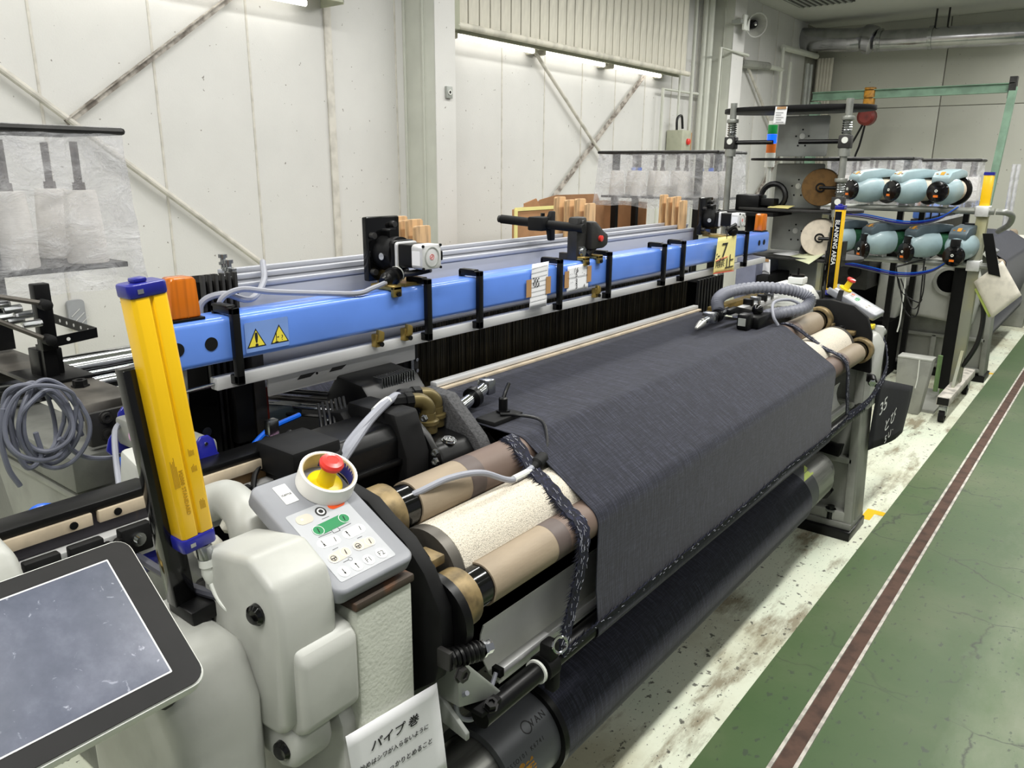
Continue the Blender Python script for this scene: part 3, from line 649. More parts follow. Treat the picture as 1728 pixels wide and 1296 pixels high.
# pipe hooks on the right frame
P_(B().prism([(.87, .46), (.90, .455), (.99, .47), (1.06, .45), (1.06, .34), (1.01, .35), (.98, .41), (.88, .40)], FX0 - .05, FX0 - .01, axis='x'), 'pipe_hook', 'black', bevel=.005)
P_(B().prism([(1.06, .40), (1.06, .20), (.97, .17), (.91, .19), (.89, .23), (.93, .26), (1.0, .25), (1.0, .40)], FX0 - .05, FX0 - .01, axis='x'), 'pipe_hook', 'black', bevel=.005)
P_(B(T(FX0 - .05, 1.0, .375) @ rot('Y', -90)).lathe([(.022, 0), (.022, .02), (.012, .02)], n=16), 'hook_pivot', 'steel')
# --- guide rail along the front left with tan pads and aluminium profile
GY = 1.25
P_(B().box((.20, GY + .005, 1.103), (.86, GY + .06, 1.118)), 'race_board', 'black', bevel=.002)
for k, (a, bb) in enumerate(((.22, .497), (.507, .63), (.634, .86))):
    o = P_(B().box((a, GY, 1.083), (bb, GY + .012, 1.104)), 'race_plate', 'tan_plate', bevel=.0015)
    for x in (a + .03, bb - .03): B(T(x, GY, 1.0935) @ rot('X', 90)).lathe([(.0065, 0), (.0065, .002), (.004, .002)], n=12).obj('screw', 'black', o)
P_(B().box((.20, GY + .012, 1.03), (.86, GY + .05, 1.103)), 'rail_web', 'mottled_dark')
pr = B(); pr.box((.20, GY - .012, 1.046), (.86, GY + .02, 1.060)); pr.box((.20, GY - .03, 1.016), (.86, GY + .02, 1.034)); pr.box((.2, GY - .005, 1.03), (.86, GY + .02, 1.05))
P_(pr, 'aluminium_profile', 'alu_white', bevel=.002)
for x in (.405, .47, .548, .745):
    o = P_(B(T(x, GY - .028, 1.050)).box((-.026, -.006, -.026), (.026, .012, .022)), 'clamp_block', 'black_matte', bevel=.003)
    B(T(x, GY - .034, 1.050) @ rot('X', 90)).lathe([(.012, 0), (.012, .006), (.007, .006), (.007, .012), (.004, .012)], n=14).obj('clamp_screw', 'chrome', o)
for x in (.50, .517): P_(B(T(x, GY - .03, 1.055) @ rot('X', 90)).lathe([(.008, 0), (.008, .012), (.005, .012)], n=12), 'screw', 'black')
# blue sensor pot below the rail
o = P_(B().cyl(fZ(245, 928, 1.0), fZ(290, 905, 1.0), .036, n=24), 'sensor_pot', 'machine_grey')
B().cyl(fZ(215, 943, 1.0), fZ(245, 928, 1.0), .0365, n=24).obj('sensor_cap', 'deep_blue', o); B(along(fZ(217, 942, 1.0), fZ(190, 956, 1.0))[0]).lathe([(.014, -.004), (.014, .01), (.009, .01), (.009, .018)], n=12).obj('cable_gland', 'chrome', o)
P_(B().tube([fZ(222, 935, 1.02), fZ(240, 945, 1.015), fZ(275, 967, 1.012), fZ(320, 990, 1.015), fZ(360, 1003, 1.02), fZ(392, 1010, 1.02)], .0075, 8), 'sensor_cable', 'cable_dark')
P_(B().tube([(.50, 1.2, 1.01), (.49, 1.17, 1.0), (.475, 1.15, 1.0)], .012, 8), 'pipe_elbow', 'brass')
# --- white cast cover beside the post
cv = B()
cv.prism([(.842, .865), (.838, 1.04), (.853, 1.085), (.905, 1.115), (.985, 1.10), (1.03, 1.09), (1.04, .9), (.98, .84), (.90, .835), (.86, .838)], .553, .655, axis='x')
o = P_(cv, 'gear_cover', 'machine_white', bevel=.012, seg=3)
B().prism([(.822, .85), (.822, .965), (.838, .983), (.93, 1.0), (.95, .84), (.845, .832)], .572, .679, axis='x').obj('cover_bulge', 'machine_white', o, bevel=.013, seg=3)
B().prism([(.85, .775), (.843, .80), (.85, .845), (.96, .845), (.96, .78), (.88, .765)], .565, .64, axis='x').obj('cover_foot', 'machine_white', o, bevel=.014, seg=3)
for c in ((.552, .888, 1.035), (.566, .872, .805)): B(along(c, V(c) + V((-1, -.25, 0)))[0]).lathe([(.016, -.005), (.016, .006), (.011, .011), (.004, .012)], n=18).obj('rubber_plug', 'black_gloss', o)
lb = B(); lb.prism([(.90, .50), (.89, .90), (.93, .985), (1.10, .99), (1.2, .93), (1.2, .50)], .42, .56, axis='x')
o2 = P_(lb, 'drive_cover', 'machine_white', bevel=.03, seg=3)
B().prism([(.90, .45), (.90, .60), (1.0, .74), (1.05, .45)], .40, .55, axis='x').obj('lower_cover', 'machine_white', o2, bevel=.03, seg=3)
B(along((.44, .935, .965), (.40, .91, .965))[0]).lathe([(.022, -.01), (.022, .03), (.012, .03)], n=10).obj('black_knob', 'black', o2)
P_(B().tube([fZ(352, 850, 1.06), fZ(385, 842, 1.075), fZ(412, 868, 1.075), fZ(424, 905, 1.05), fZ(428, 930, 1.02)], [.034, .034, .034, .032], 16), 'curved_duct', 'machine_white')
P_(B().sphere(fZ(352, 925, 1.04), .024), 'foam_plug', 'sponge'); P_(B().sphere((.70, 1.12, 1.06), .035, sc=(1.6, 1, .6)), 'lint_pad', 'sponge')
P_(B(T(fZ(352, 990, 1.0))).lathe([(.026, -.03), (.026, .0), (.018, .01)], n=18), 'black_hub', 'black')
# --- blue cross beam with hangers and stickers
BY = 1.38
beam = P_(B().box((.715, BY, 1.268), (3.76, BY + .085, 1.36)), 'cross_beam', 'beam_blue', bevel=.012, seg=3, label='bright blue steel cross beam')
for x in (.74, .81): B(T(x, BY, 1.312) @ rot('X', 90)).lathe([(.0135, .0), (.0135, .0015)], n=24).obj('hole_plug', 'black_matte', beam)
for x in (3.63, 3.69): B(T(x, BY, 1.315) @ rot('X', 90)).lathe([(.0125, .0), (.0125, .0015)], n=24).obj('hole_plug', 'black_matte', beam)
def hanger(x, z0=1.245, z1=1.378):
    o = B(); w_ = .0085; o.box((x - w_, BY - .016, z0 - .022), (x + w_, BY - .002, z1)); o.box((x - w_, BY - .016, z1 - .014), (x + w_, BY + .06, z1)); o.box((x - w_, BY + .05, z1 - .03), (x + w_, BY + .06, z1))
    o.box((x - w_, BY - .016, z0 - .024), (x + w_, BY + .012, z0 - .004))
    o.box((x - w_, BY + .004, z1 - .004), (x + w_ + .004, BY + .058, z1 + .003))
    h = o.obj('hanger_clamp', 'black', beam, bevel=.002)
    return h
for x in (.86, 1.405, 1.605, 1.985, 2.275, 2.667, 2.825, 3.455): hanger(x)
rail = P_(B().box((.82, BY + .01, 1.212), (3.76, BY + .035, 1.238)), 'hanger_rail', 'alu_white', bevel=.003)
P_(B().box((.955, BY + .036, 1.165), (1.40, BY + .042, 1.222)), 'name_rail', 'alu_white', bevel=.002)
P_(B().cyl((.74, BY + .02, 1.222), (.82, BY + .02, 1.225), .0035, n=8), 'rail_wire', 'steel')
for x in (1.03, 1.12): P_(B().prism([(x, 1.188), (x + .035, 1.188), (x + .05, 1.196), (x + .01, 1.196)], BY + .034, BY + .036, axis='y'), 'slot', 'graphite')
for x in (1.085, 1.155): P_(B(T(x, BY + .036, 1.192) @ rot('X', 90)).lathe([(.003, 0), (.003, .001)], n=10), 'rivet', 'black')
def brass_clip(x, top, parent=None):
    b = B()
    if top: b.box((x - .014, BY - .012, 1.345), (x + .014, BY - .001, 1.372)); b.box((x - .014, BY - .012, 1.361), (x + .014, BY + .07, 1.373))
    else: b.box((x - .012, BY - .008, 1.232), (x + .012, BY + .01, 1.264)); b.prism([(x - .01, 1.245), (x + .01, 1.245), (x + .012, 1.268), (x - .004, 1.275)], BY - .014, BY + .0, axis='y')
    o = P_(b, 'brass_clip', 'brass', bevel=.003)
    B(T(x, BY - .013, 1.353 if top else 1.24) @ rot('X', 90)).lathe([(.006, 0), (.006, .004), (.003, .004)], n=10).obj('clip_screw', 'black', o)
for x in (1.24, 1.335): brass_clip(x, False)
for x in (1.30, 2.135, 2.215, 3.235): brass_clip(x, True)
brass_clip(2.21, False); brass_clip(3.20, False)
# warning stickers
mS = frame((0, BY - .001, 0), (1, 0, 0), (0, 0, 1))
st = B(mS).slab(.105, .062, .003, .0, .0004, T(.937, 1.311, 0)).obj('sticker_film', 'film_sticker', beam)
for x, g in ((.910, '!'), (.966, None)):
    tri = lambda s: [(-s*.577*1.5, -s*.5), (s*.577*1.5, -s*.5), (0, s)]
    B(mS).prism(tri(.026), .0005, .0008, T(x, 1.302, 0)).obj('warning_border', 'ink', beam); B(mS).prism(tri(.0215), .0008, .0011, T(x, 1.302, 0)).obj('warning_triangle', 'sticker_yellow', beam)
    if g: B().add(*text('!', .040, mS @ T(x, 1.303, .0012), bold=.0012)).obj('warning_mark', 'ink', beam, smooth=False)
    else:
        hnd = B(mS @ T(x, 1.3, .0012)); hnd.box((-.009, -.010, 0), (-.0075, .014, .0003)); hnd.box((-.012, -.009, 0), (-.004, -.007, .0003)); hnd.add(*text('?', .016, T(.006, .0, 0))[:2], T(.006, -.001, 0)); hnd.box((-.006, .001, 0), (-.002, .003, .0003))
        hnd.obj('warning_mark', 'ink', beam, smooth=False)
# beacon lamps at both beam ends
for x, w_ in ((.775, .052), (3.72, .05)):
    o = P_(B().box((x - .035, BY + .01, 1.36), (x + .035, BY + .06, 1.366)), 'lamp_base', 'black', bevel=.002)
    B().prism([(x - .03, 1.366), (x + .03, 1.366), (x + .026, 1.438), (x + .02, 1.444), (x - .02, 1.444), (x - .026, 1.438)], BY + .015, BY + .055, axis='y').obj('amber_lens', 'amber', o, bevel=.006)
# back rest rollers, harness guides, heald curtain
o = P_(B().cyl((.70, 2.3, 1.088), (3.6, 2.3, 1.088), .04, n=28), 'back_rest_roller', 'chrome'); P_(B().cyl((.70, 2.24, 1.05), (3.6, 2.24, 1.05), .02, n=18), 'whip_roller', 'chrome')
P_(B().cyl((.9, 2.5, .62), (3.5, 2.5, .62), .28, n=36), 'warp_beam', 'denim')
for x0, x1 in ((.865, .955), (3.24, 3.52)):
    g = B(); g.box((x0, 1.50, .80), (x1, 1.60 if x0 < 1 else 1.84, 1.415 if x0 < 1 else 1.16)); P_(g, 'harness_guide', 'dead_black')
    fin = B(); W_ = (x1 - x0) / (6 if x0 < 1 else 9)
    for k in range(6 if x0 < 1 else 9): fin.box((x0 + W_*k + .002, 1.488, .80), (x0 + W_*k + W_*.6, 1.50, 1.43 if x0 < 1 else 1.17))
    P_(fin, 'guide_fins', 'graphite', bevel=.001)
P_(B().box((.955, 1.47, .70), (.985, 1.54, 1.27)), 'guide_post', 'grey_brown_metal', bevel=.002); P_(B().box((.985, 1.485, 1.05), (.999, 1.5, 1.165)), 'red_bar', 'dark_red')
P_(B().box((.90, 1.46, 1.06), (.945, 1.49, 1.20)), 'latch', 'black_matte', bevel=.004); P_(B().box((.78, 1.46, .70), (.86, 1.5, 1.20)), 'dark_cover', 'dead_black')
P_(B(T(.825, 1.46, 1.11) @ rot('X', 90)).lathe([(.011, 0), (.011, .006), (.006, .006)], n=12), 'screw', 'steel')
P_(B().box((1.40, 1.46, 1.04), (1.455, 1.52, 1.20)), 'heald_guide', 'black', bevel=.003); P_(B().box((1.42, 1.452, 1.06), (1.43, 1.46, 1.19)), 'guide_slot', 'steel')
for z in (1.095, 1.12, 1.15): P_(B(T(1.445, 1.458, z) @ rot('X', 90)).lathe([(.005, 0), (.005, .004)], n=10), 'screw', 'chrome')
hw = P_(B().box((1.45, 1.505, 1.04), (3.14, 1.52, 1.225)), 'heald_curtain', 'heald_wire')
wires = B()
for k in range(420):
    x = 1.46 + k * .004 + random.uniform(-.0012, .0012); wires.box((x, 1.497 + random.uniform(-.004, .004), 1.065), (x + .0011, 1.499, 1.225))
wo = wires.obj('heald_wires', 'heald_wire', LM, smooth=False); wo['kind'] = 'stuff'
P_(B().box((1.46, 1.40, 1.078), (3.06, 1.424, 1.092)), 'reed_cap', 'alu_white', bevel=.003, label='long white front bar at the foot of the healds')
P_(B().box((1.46, 1.385, 1.070), (3.06, 1.40, 1.078)), 'fell_plate', 'tan_plate', bevel=.001)
# --- black rapier drive assembly on the left
P_(B().prism([(1.145, .88), (1.14, 1.10), (1.16, 1.125), (1.27, 1.125), (1.29, .88)], .83, 1.09, axis='x'), 'drive_motor', 'black', bevel=.006)
P_(B().box((.815, 1.15, 1.075), (.93, 1.27, 1.137)), 'motor_hood', 'black_matte', bevel=.008)
P_(B().box((.85, 1.128, 1.045), (1.085, 1.142, 1.058)), 'motor_ledge', 'black', bevel=.003)
for c in ((1.0, 1.14, .935), (1.06, 1.14, .985)): bolt(c, (0, -1, 0), .012, .012, 'black_gloss', LM)
P_(B().prism([(1.12, .88), (1.115, 1.06), (1.15, 1.15), (1.30, 1.15), (1.32, .88)], 1.07, 1.14, axis='x'), 'drive_flange', 'black_matte', bevel=.008)
P_(B().prism([(1.105, .86), (1.10, 1.05), (1.13, 1.09), (1.20, 1.14), (1.32, 1.14), (1.34, .86)], 1.14, 1.16, axis='x'), 'flange_plate', 'black', bevel=.006)
for y, z in ((1.10, 1.06), (1.10, 1.04), (1.13, 1.13)): bolt((1.138, y - .002, z), (-1, -.3, 0), .007, .008, 'chrome', LM)
P_(B().prism([(1.10, .90), (1.095, 1.03), (1.12, 1.06), (1.24, 1.07), (1.26, .9)], 1.16, 1.27, axis='x'), 'gearbox', 'black', bevel=.012, seg=3)
P_(B().prism([(1.085, .93), (1.08, 1.03), (1.095, 1.055), (1.19, 1.14), (1.27, 1.145), (1.27, .93)], 1.27, 1.31, axis='x'), 'gearbox_band', 'grey_band', bevel=.008)
P_(B().prism([(1.095, .9), (1.09, 1.01), (1.13, 1.04), (1.25, 1.07), (1.25, .9)], 1.31, 1.36, axis='x'), 'gearbox_end', 'black', bevel=.01)
bolt((1.21, 1.125, 1.06), (0, -.2, 1), .014, .006, 'chrome', LM, False)
P_(B().prism([(1.29, 1.02), (1.29, 1.12), (1.33, 1.165), (1.42, 1.175), (1.46, 1.12), (1.46, 1.02)], 1.14, 1.32, axis='x'), 'ribbed_cover', 'black', bevel=.008)
rb = B()
for k in range(14): rb.box((1.19 + .008*k, 1.315, 1.15), (1.193 + .008*k, 1.345, 1.174))
P_(rb, 'cover_ribs', 'steel')
P_(B().prism([(1.26, 1.0), (1.26, 1.09), (1.30, 1.13), (1.36, 1.12), (1.36, 1.0)], 1.05, 1.162, axis='x'), 'side_cheek', 'black_matte', bevel=.006)
for c in ((1.07, 1.258, 1.09), (1.10, 1.26, 1.07), (1.13, 1.27, 1.10), (1.15, 1.275, 1.06)): bolt(c, (0, -1, .1), .006, .006, 'chrome', LM, False)
o = P_(B().cyl((1.05, 1.345, 1.10), (1.17, 1.345, 1.107), .0145, n=20), 'drive_shaft', 'steel'); B().cyl((1.043, 1.345, 1.0995), (1.051, 1.345, 1.10), .008, n=14).obj('shaft_tip', 'chrome', o)
wb = B()
for k in range(7): wb.tube([(1.04 + .012*k, 1.36, 1.14), (1.0 + .012*k, 1.30, 1.09 + .004*(k % 3)), (.99 + .012*k, 1.30, 1.0)], .0035, 6, sm=4)
P_(wb, 'wire_bundle', 'cable_black')
# olive cable elbows with grey cables
for k, (x, y) in enumerate(((1.205, 1.185), (1.25, 1.205))):
    o = P_(B(T(x, y, 1.07)).lathe([(.022, 0), (.022, .018), (.026, .02), (.026, .028), (.019, .03), (.019, .045)], n=18), 'elbow_socket', 'olive_brass')
    B().tube([(x, y, 1.11), (x, y, 1.13), (x - .015, y + .006, 1.145), (x - .04, y + .012, 1.15)], .017, 14, sm=5).obj('elbow', 'olive_brass', o)
    B(along((x - .038, y + .012, 1.15), (x - .1, y + .03, 1.155))[0]).lathe([(.02, 0), (.02, .018), (.017, .018), (.017, .05), (.012, .055)], n=8).obj('cable_gland', 'black', o)
    P_(B().tube([(x - .085, y + .026, 1.154), fZ(655 + 8*k, 676 - 5*k, 1.165), fZ(622 + 6*k, 708 - 3*k, 1.15), fZ(590 + 9*k, 746, 1.12), fZ(566 + 9*k, 782, 1.09)], .0088, 10), 'power_cable', 'cable_grey')
P_(B().tube([fZ(655, 676, 1.165), fZ(645, 683, 1.162), fZ(633, 695, 1.156)], .0098, 10), 'cable_label', 'white_plastic')
# temple bar with end block at the left selvedge
o = P_(B().cyl((1.30, 1.20, 1.085), (1.455, 1.225, 1.112), .0155, n=20), 'temple_bar', 'chrome'); B().box((1.445, 1.205, 1.095), (1.475, 1.245, 1.135)).obj('end_block', 'steel', o, bevel=.006)
B(along((1.39, 1.215, 1.10), (1.41, 1.218, 1.103))[0]).lathe([(.0155, 0), (.026, 0), (.026, .016), (.0155, .016)], n=16).obj('ring_clamp', 'black', o)
P_(B().box((1.34, 1.10, 1.055), (1.45, 1.16, 1.075)), 'temple_mount', 'black_matte', bevel=.004)
o = P_(B(T(1.415, 1.135, 1.075)).lathe([(.017, 0), (.017, .006), (.011, .006), (.011, .035), (.008, .038)], n=16), 'clamp_lever_hub', 'black'); B().tube([(1.415, 1.135, 1.108), (1.43, 1.14, 1.122), (1.455, 1.15, 1.135)], .005, 8).obj('lever', 'black', o)
P_(B().tube([(1.385, 1.12, 1.08), (1.42, 1.09, 1.075), (1.43, 1.03, 1.07), (1.39, .985, 1.04), (1.345, .96, 1.012)], .004, 8), 'sensor_lead', 'cable_black')
P_(B(along((1.345, .965, 1.018), (1.29, .955, 1.008))[0]).lathe([(.010, -.01), (.016, 0), (.016, .03), (.011, .035), (.009, .05)], n=14), 'inline_plug', 'black_matte')
P_(B().tube([(1.30, .957, 1.012), (1.22, .953, 1.008), (1.14, .97, 1.045), (1.06, .985, 1.055), (.99, 1.0, 1.045), (.94, 1.04, 1.02)], .0066, 10), 'signal_cable', 'cable_grey')
P_(B().tube([(1.285, .955, 1.008), (1.255, .954, 1.008), (1.225, .953, 1.0085)], .0078, 10), 'cable_label', 'white_plastic')
# --- weft presenter with pink eyelets and its hoses
o = P_(B().box((.86, 1.34, 1.075), (.965, 1.365, 1.095)), 'eyelet_bar', 'black', bevel=.004)
for k in range(8): B(T(.872 + .0115*k, 1.338, 1.085) @ rot('X', 90)).lathe([(.0035, 0), (.0058, 0), (.0058, .006), (.0035, .006)], n=10).obj('eyelet', 'ceramic_pink', o)
P_(B().tube([(.83, 1.36, 1.04), (.88, 1.40, 1.06), (.95, 1.42, 1.09), (1.04, 1.43, 1.10)], .006, 8), 'air_hose', 'hose_blue')
P_(B().box((.905, 1.35, 1.10), (.93, 1.37, 1.135)), 'clip', 'steel', bevel=.003)
for k in range(7): 
    z = 1.09 + .012 * (k % 4); P_(B().cyl((.98 + .02*k, 1.62, z), (1.12 + .02*k, 1.40, z - .01), .004, n=6), 'weft_finger', ('graphite', 'steel', 'grey_brown_metal')[k % 3])
P_(B().box((1.0, 1.50, 1.07), (1.10, 1.56, 1.10)), 'finger_block', 'feeder_dark', bevel=.003)
P_(B().box((.83, 1.30, .60), (1.45, 1.48, 1.03)), 'inner_body', 'dead_black'); P_(B().box((.86, 1.0, .55), (3.5, 1.30, .90)), 'inner_body', 'dead_black')
P_(B().box((.80, 1.5, .3), (3.55, 2.2, .86)), 'warp_shed_body', 'dead_black')
# weft detector housing with blue end plates and pink eyelets behind the light curtain
o = P_(B().box((.705, 1.312, 1.085), (.765, 1.60, 1.145)), 'detector_body', 'machine_grey', bevel=.008)
bell = [(-.034, -.034), (.034, -.034), (.04, -.026), (.034, -.008), (.018, .01), (.014, .03), (.006, .038), (-.006, .038), (-.014, .03), (-.018, .01), (-.034, -.008), (-.04, -.026)]
for y in (1.304, 1.60):
    e = B(T(.735, y, 1.108)).prism([(p[0]*1.3, p[1]*1.35) for p in bell], 0, .009, axis='y').obj('end_plate', 'deep_blue', o, bevel=.003)
    for dx, dz in ((0, .028), (-.03, -.026), (.03, -.026)): B(T(.735 + dx*1.3, y, 1.108 + dz*1.3) @ rot('X', 90)).lathe([(.0035, 0), (.0035, .002)], n=10).obj('screw', 'chrome', e)
for y in (1.36, 1.50, 1.525): B(T(.705, y, 1.118) @ rot('Y', -90)).lathe([(.005, 0), (.0095, 0), (.0095, .005), (.005, .005)], n=14).obj('eyelet', 'ceramic_pink', o)
P_(B().cyl((.74, 1.42, 1.15), (.75, 1.42, 1.26), .011, n=10), 'clear_sleeve', 'graphite'); P_(B().cyl((.765, 1.42, 1.14), (.77, 1.42, 1.26), .006, n=10), 'clear_sleeve', 'sheet_grey')
P_(B().prism([(1.28, .96), (1.30, 1.14), (1.36, 1.16), (1.40, 1.0)], .60, .64, axis='x'), 'white_arm', 'machine_white', bevel=.01)
# --- air hoses and loose cables on the left
hoses = (([(.28, 1.45, 1.02), (.36, 1.5, 1.03), (.43, 1.5, 1.0)], .007), ([(.455, 1.47, 1.0), (.50, 1.48, 1.045), (.55, 1.42, 1.02), (.55, 1.35, .96)], .009), ([(.36, 1.42, .965), (.31, 1.40, .94), (.25, 1.36, .9)], .009), ([(.64, 1.36, 1.02), (.635, 1.45, 1.06), (.67, 1.5, 1.09), (.735, 1.48, 1.10)], .005))
for pts, r in hoses: P_(B().tube(pts, r, 10), 'air_hose', 'hose_blue')
P_(B().cyl((.37, 1.425, .97), (.455, 1.47, 1.0), .014, n=12), 'hose_coupling', 'black_matte')
P_(B().tube([(.60, 1.35, 1.0), (.62, 1.42, 1.05), (.68, 1.55, 1.12), (.72, 1.6, 1.13)], .006, 8), 'grey_lead', 'cable_grey')
P_(B().tube([(.735, 1.6, 1.135), (.76, 1.65, 1.14)], .006, 8), 'lead_sleeve', 'cable_black')
P_(B().tube([(.77, 1.22, 1.03), (.80, 1.25, 1.08), (.86, 1.27, 1.11), (.92, 1.3, 1.12)], .0055, 8), 'black_lead', 'cable_black')
P_(B().tube([(.70, 1.2, 1.03), (.76, 1.21, 1.04), (.80, 1.22, 1.045)], .006, 8), 'air_hose', 'hose_blue')
P_(B().tube([(1.09, 1.60, 1.43), (1.02, 1.5, 1.40), (.95, 1.45, 1.375), (.9, 1.47, 1.39), (.86, 1.49, 1.37), (.86, 1.49, 1.30)], .007, 8), 'motor_cable', 'cable_grey')
# curved grey support plate with bolts, carrying the creel post
SY = 1.75; xa, xb = .712, .822; za, zb = 1.04, 1.14
prof = [(SY, za), (SY, zb - .03), (SY + .012, zb - .006), (SY + .04, zb + .004), (SY + .75, zb + .004), (SY + .75, zb - .008), (SY + .045, zb - .008), (SY + .018, zb - .02), (SY + .012, zb - .035), (SY + .012, za)]
P_(B().prism(prof, xa, xb, axis='x'), 'creel_bracket', 'grey_brown_metal', bevel=.002)
P_(B().box((xa - .002, SY - .014, za), (xb + .03, SY, zb - .02)), 'bracket_face', 'graphite', bevel=.006)
for z in (1.065, 1.105): bolt((xa + .035, SY - .014, z), (0, -1, 0), .012, .012, 'graphite', LM, False)
bolt(((xa + xb)/2, SY + .14, zb + .004), (0, 0, 1), .016, .016, 'black', LM)
P_(B().box((xa - .05, SY - .02, .95), (xb - .02, SY + .6, 1.03)), 'support_beam', 'cast_grey', bevel=.004)
# --- right-hand details: temple, hose, tank, handle
o = P_(B().cyl((2.64, 1.195, 1.103), (2.90, 1.205, 1.115), .0145, n=20), 'temple_bar', 'chrome'); B(along((2.655, 1.195, 1.103), (2.57, 1.185, 1.09))[0]).lathe([(.016, 0), (.014, .03), (.006, .07), (.002, .072)], n=16).obj('temple_tip', 'tube_steel', o)
B().box((2.70, 1.17, 1.095), (2.74, 1.22, 1.135)).obj('collar', 'steel', o, bevel=.006); B(along((2.79, 1.2, 1.11), (2.81, 1.2, 1.11))[0]).lathe([(.0145, 0), (.024, 0), (.024, .014), (.0145, .014)], n=16).obj('ring_clamp', 'black', o)
P_(B().box((2.80, 1.08, 1.065), (2.86, 1.125, 1.125)), 'sensor_head', 'black', bevel=.008); P_(B().box((2.795, 1.088, 1.082), (2.8, 1.116, 1.110)), 'sensor_window', 'sheet_grey')
P_(B().box((2.86, 1.06, 1.06), (3.05, 1.14, 1.11)), 'temple_mount', 'black', bevel=.01); P_(B().sphere((2.94, 1.10, 1.125), .022), 'mount_knob', 'black_gloss')
P_(B().prism([(2.78, 1.14), (2.84, 1.145), (3.05, 1.10), (3.05, 1.07), (2.84, 1.12), (2.78, 1.12)], 1.14, 1.16, axis='y'), 'temple_arm', 'black', bevel=.004)
P_(B().box((2.90, 1.25, 1.08), (3.45, 1.29, 1.12)), 'race_end', 'brass', bevel=.004); P_(B().box((2.95, 1.19, 1.085), (3.42, 1.225, 1.11)), 'race_profile', 'alu_white', bevel=.003)
for k in range(4): P_(B().box((3.1 + .075*k, 1.185, 1.105), (3.125 + .075*k, 1.225, 1.135)), 'race_clip', ('black', 'steel')[k % 2], bevel=.004)
hp = smooth_path([(2.80, 1.20, 1.13), (2.84, 1.22, 1.165), (2.93, 1.21, 1.185), (3.08, 1.15, 1.19), (3.19, 1.06, 1.175), (3.22, .995, 1.145), (3.17, 1.0, 1.11), (3.05, 1.06, 1.10), (3.0, 1.09, 1.09), (3.0, 1.1, 1.04)], 14)
P_(B().tube(hp, [.0245 if i % 2 else .0195 for i in range(len(hp))], 14, sm=0), 'corrugated_hose', 'hose_grey')
P_(B().tube([(2.985, 1.03, 1.065), (2.98, 1.05, 1.10), (3.03, 1.07, 1.145), (3.13, 1.04, 1.145), (3.2, 1.0, 1.11), (3.3, 1.02, 1.09)], .006, 8), 'signal_cable', 'cable_grey')
tk = B(); tk.prism([(1.10, .98), (1.10, 1.08), (1.14, 1.13), (1.26, 1.145), (1.33, 1.12), (1.33, .98)], 3.60, 3.72, axis='x')
o = P_(tk, 'oil_tank', 'translucent_tank', bevel=.012); B().box((3.63, 1.16, 1.14), (3.70, 1.23, 1.17)).obj('tank_neck', 'translucent_tank', o, bevel=.006); B().cyl((3.665, 1.195, 1.17), (3.665, 1.195, 1.18), .03, n=16).obj('cap', 'black', o); B().cyl((3.665, 1.195, 1.18), (3.665, 1.195, 1.21), .005, n=8).obj('cap_stem', 'black', o)
P_(B().box((3.50, 1.15, .95), (3.62, 1.4, 1.05)), 'end_casting', 'machine_grey', bevel=.01); P_(B().box((3.42, 1.05, 1.02), (3.5, 1.2, 1.07)), 'end_casting', 'machine_grey', bevel=.01)
o = P_(B().box((3.57, .99, 1.06), (3.70, 1.06, 1.09)), 'panel_mount', 'black', bevel=.004); P_(B().prism([(3.60, 1.08), (3.64, 1.13), (3.65, 1.13), (3.62, 1.08)], .98, 1.0, axis='y'), 'mount_fin', 'black')
P_(B().cyl((3.76, .87, .90), (3.98, .87, .905), .018, n=16), 'side_handle', 'mast_grey')
# heald frames (lift-out)
for k in range(4):
    Y0 = 1.545 + .030 * k; zt = 1.395 + (.0, .016, .012, .022)[k]; x0 = .965 + .012*k
    t = thing('heald_frame', 'aluminium heald frame, %s counted from the blue beam' % ('first', 'second', 'third', 'fourth')[k], 'heald frame', (2.1, Y0, 1.2), 'heald frames behind the blue beam')
    B().box((x0, Y0, zt - .215), (3.27, Y0 + .012, zt - .012)).obj('top_bar', 'aluminium', t, bevel=.002); B().box((x0, Y0 - .003, zt - .012), (3.27, Y0 + .015, zt)).obj('top_lip', 'aluminium', t, bevel=.002)
    B().box((x0, Y0, .95), (x0 + .02, Y0 + .012, zt - .085)).obj('side_stave', 'aluminium', t); B().box((3.25, Y0, .95), (3.27, Y0 + .012, zt - .085)).obj('side_stave', 'aluminium', t); B().box((x0, Y0, .92), (3.27, Y0 + .012, .95)).obj('bottom_bar', 'aluminium', t)
    b_ = B(T(x0 + .012, Y0 + .006, zt)); b_.lathe([(.006, 0), (.006, .01), (.010, .01), (.010, .016), (.006, .018), (.006, .026), (.010, .026), (.010, .034)], n=12); b_.obj('frame_bolt', 'steel', t)
    # wooden spacer blocks
    for j, (xw, h) in enumerate(((1.43, .165), (2.06, .20), (2.965, .19))):
        xs = fY((721, 1003, 1160)[j] - (13, 17, 11)[j]*k, (400, 375, 350)[j], Y0).x
        ttl = 'wooden spacer slat %s on the %s heald frame' % (('beside the near motor', 'behind the black clamp', 'beside the far motor')[j], ('first', 'second', 'third', 'fourth')[k])
        s_ = B(frame((xs, Y0 + .021, zt - .07), (1, 0, 0), (0, 0, 1))).slab(.062, h, .008, -.006, .006, T(0, h/2, 0)).obj('wooden_slat', 'wood', None, bevel=.002); tag(s_, ttl, 'slat', 'wooden spacer slats')
        if j == 0 and k == 0: B().add(*text('N.6枚', .02, frame((xs, Y0 + .0145, zt + .02), (1, 0, 0), (0, 0, 1)))).obj('handwriting', 'ink', s_, smooth=False)
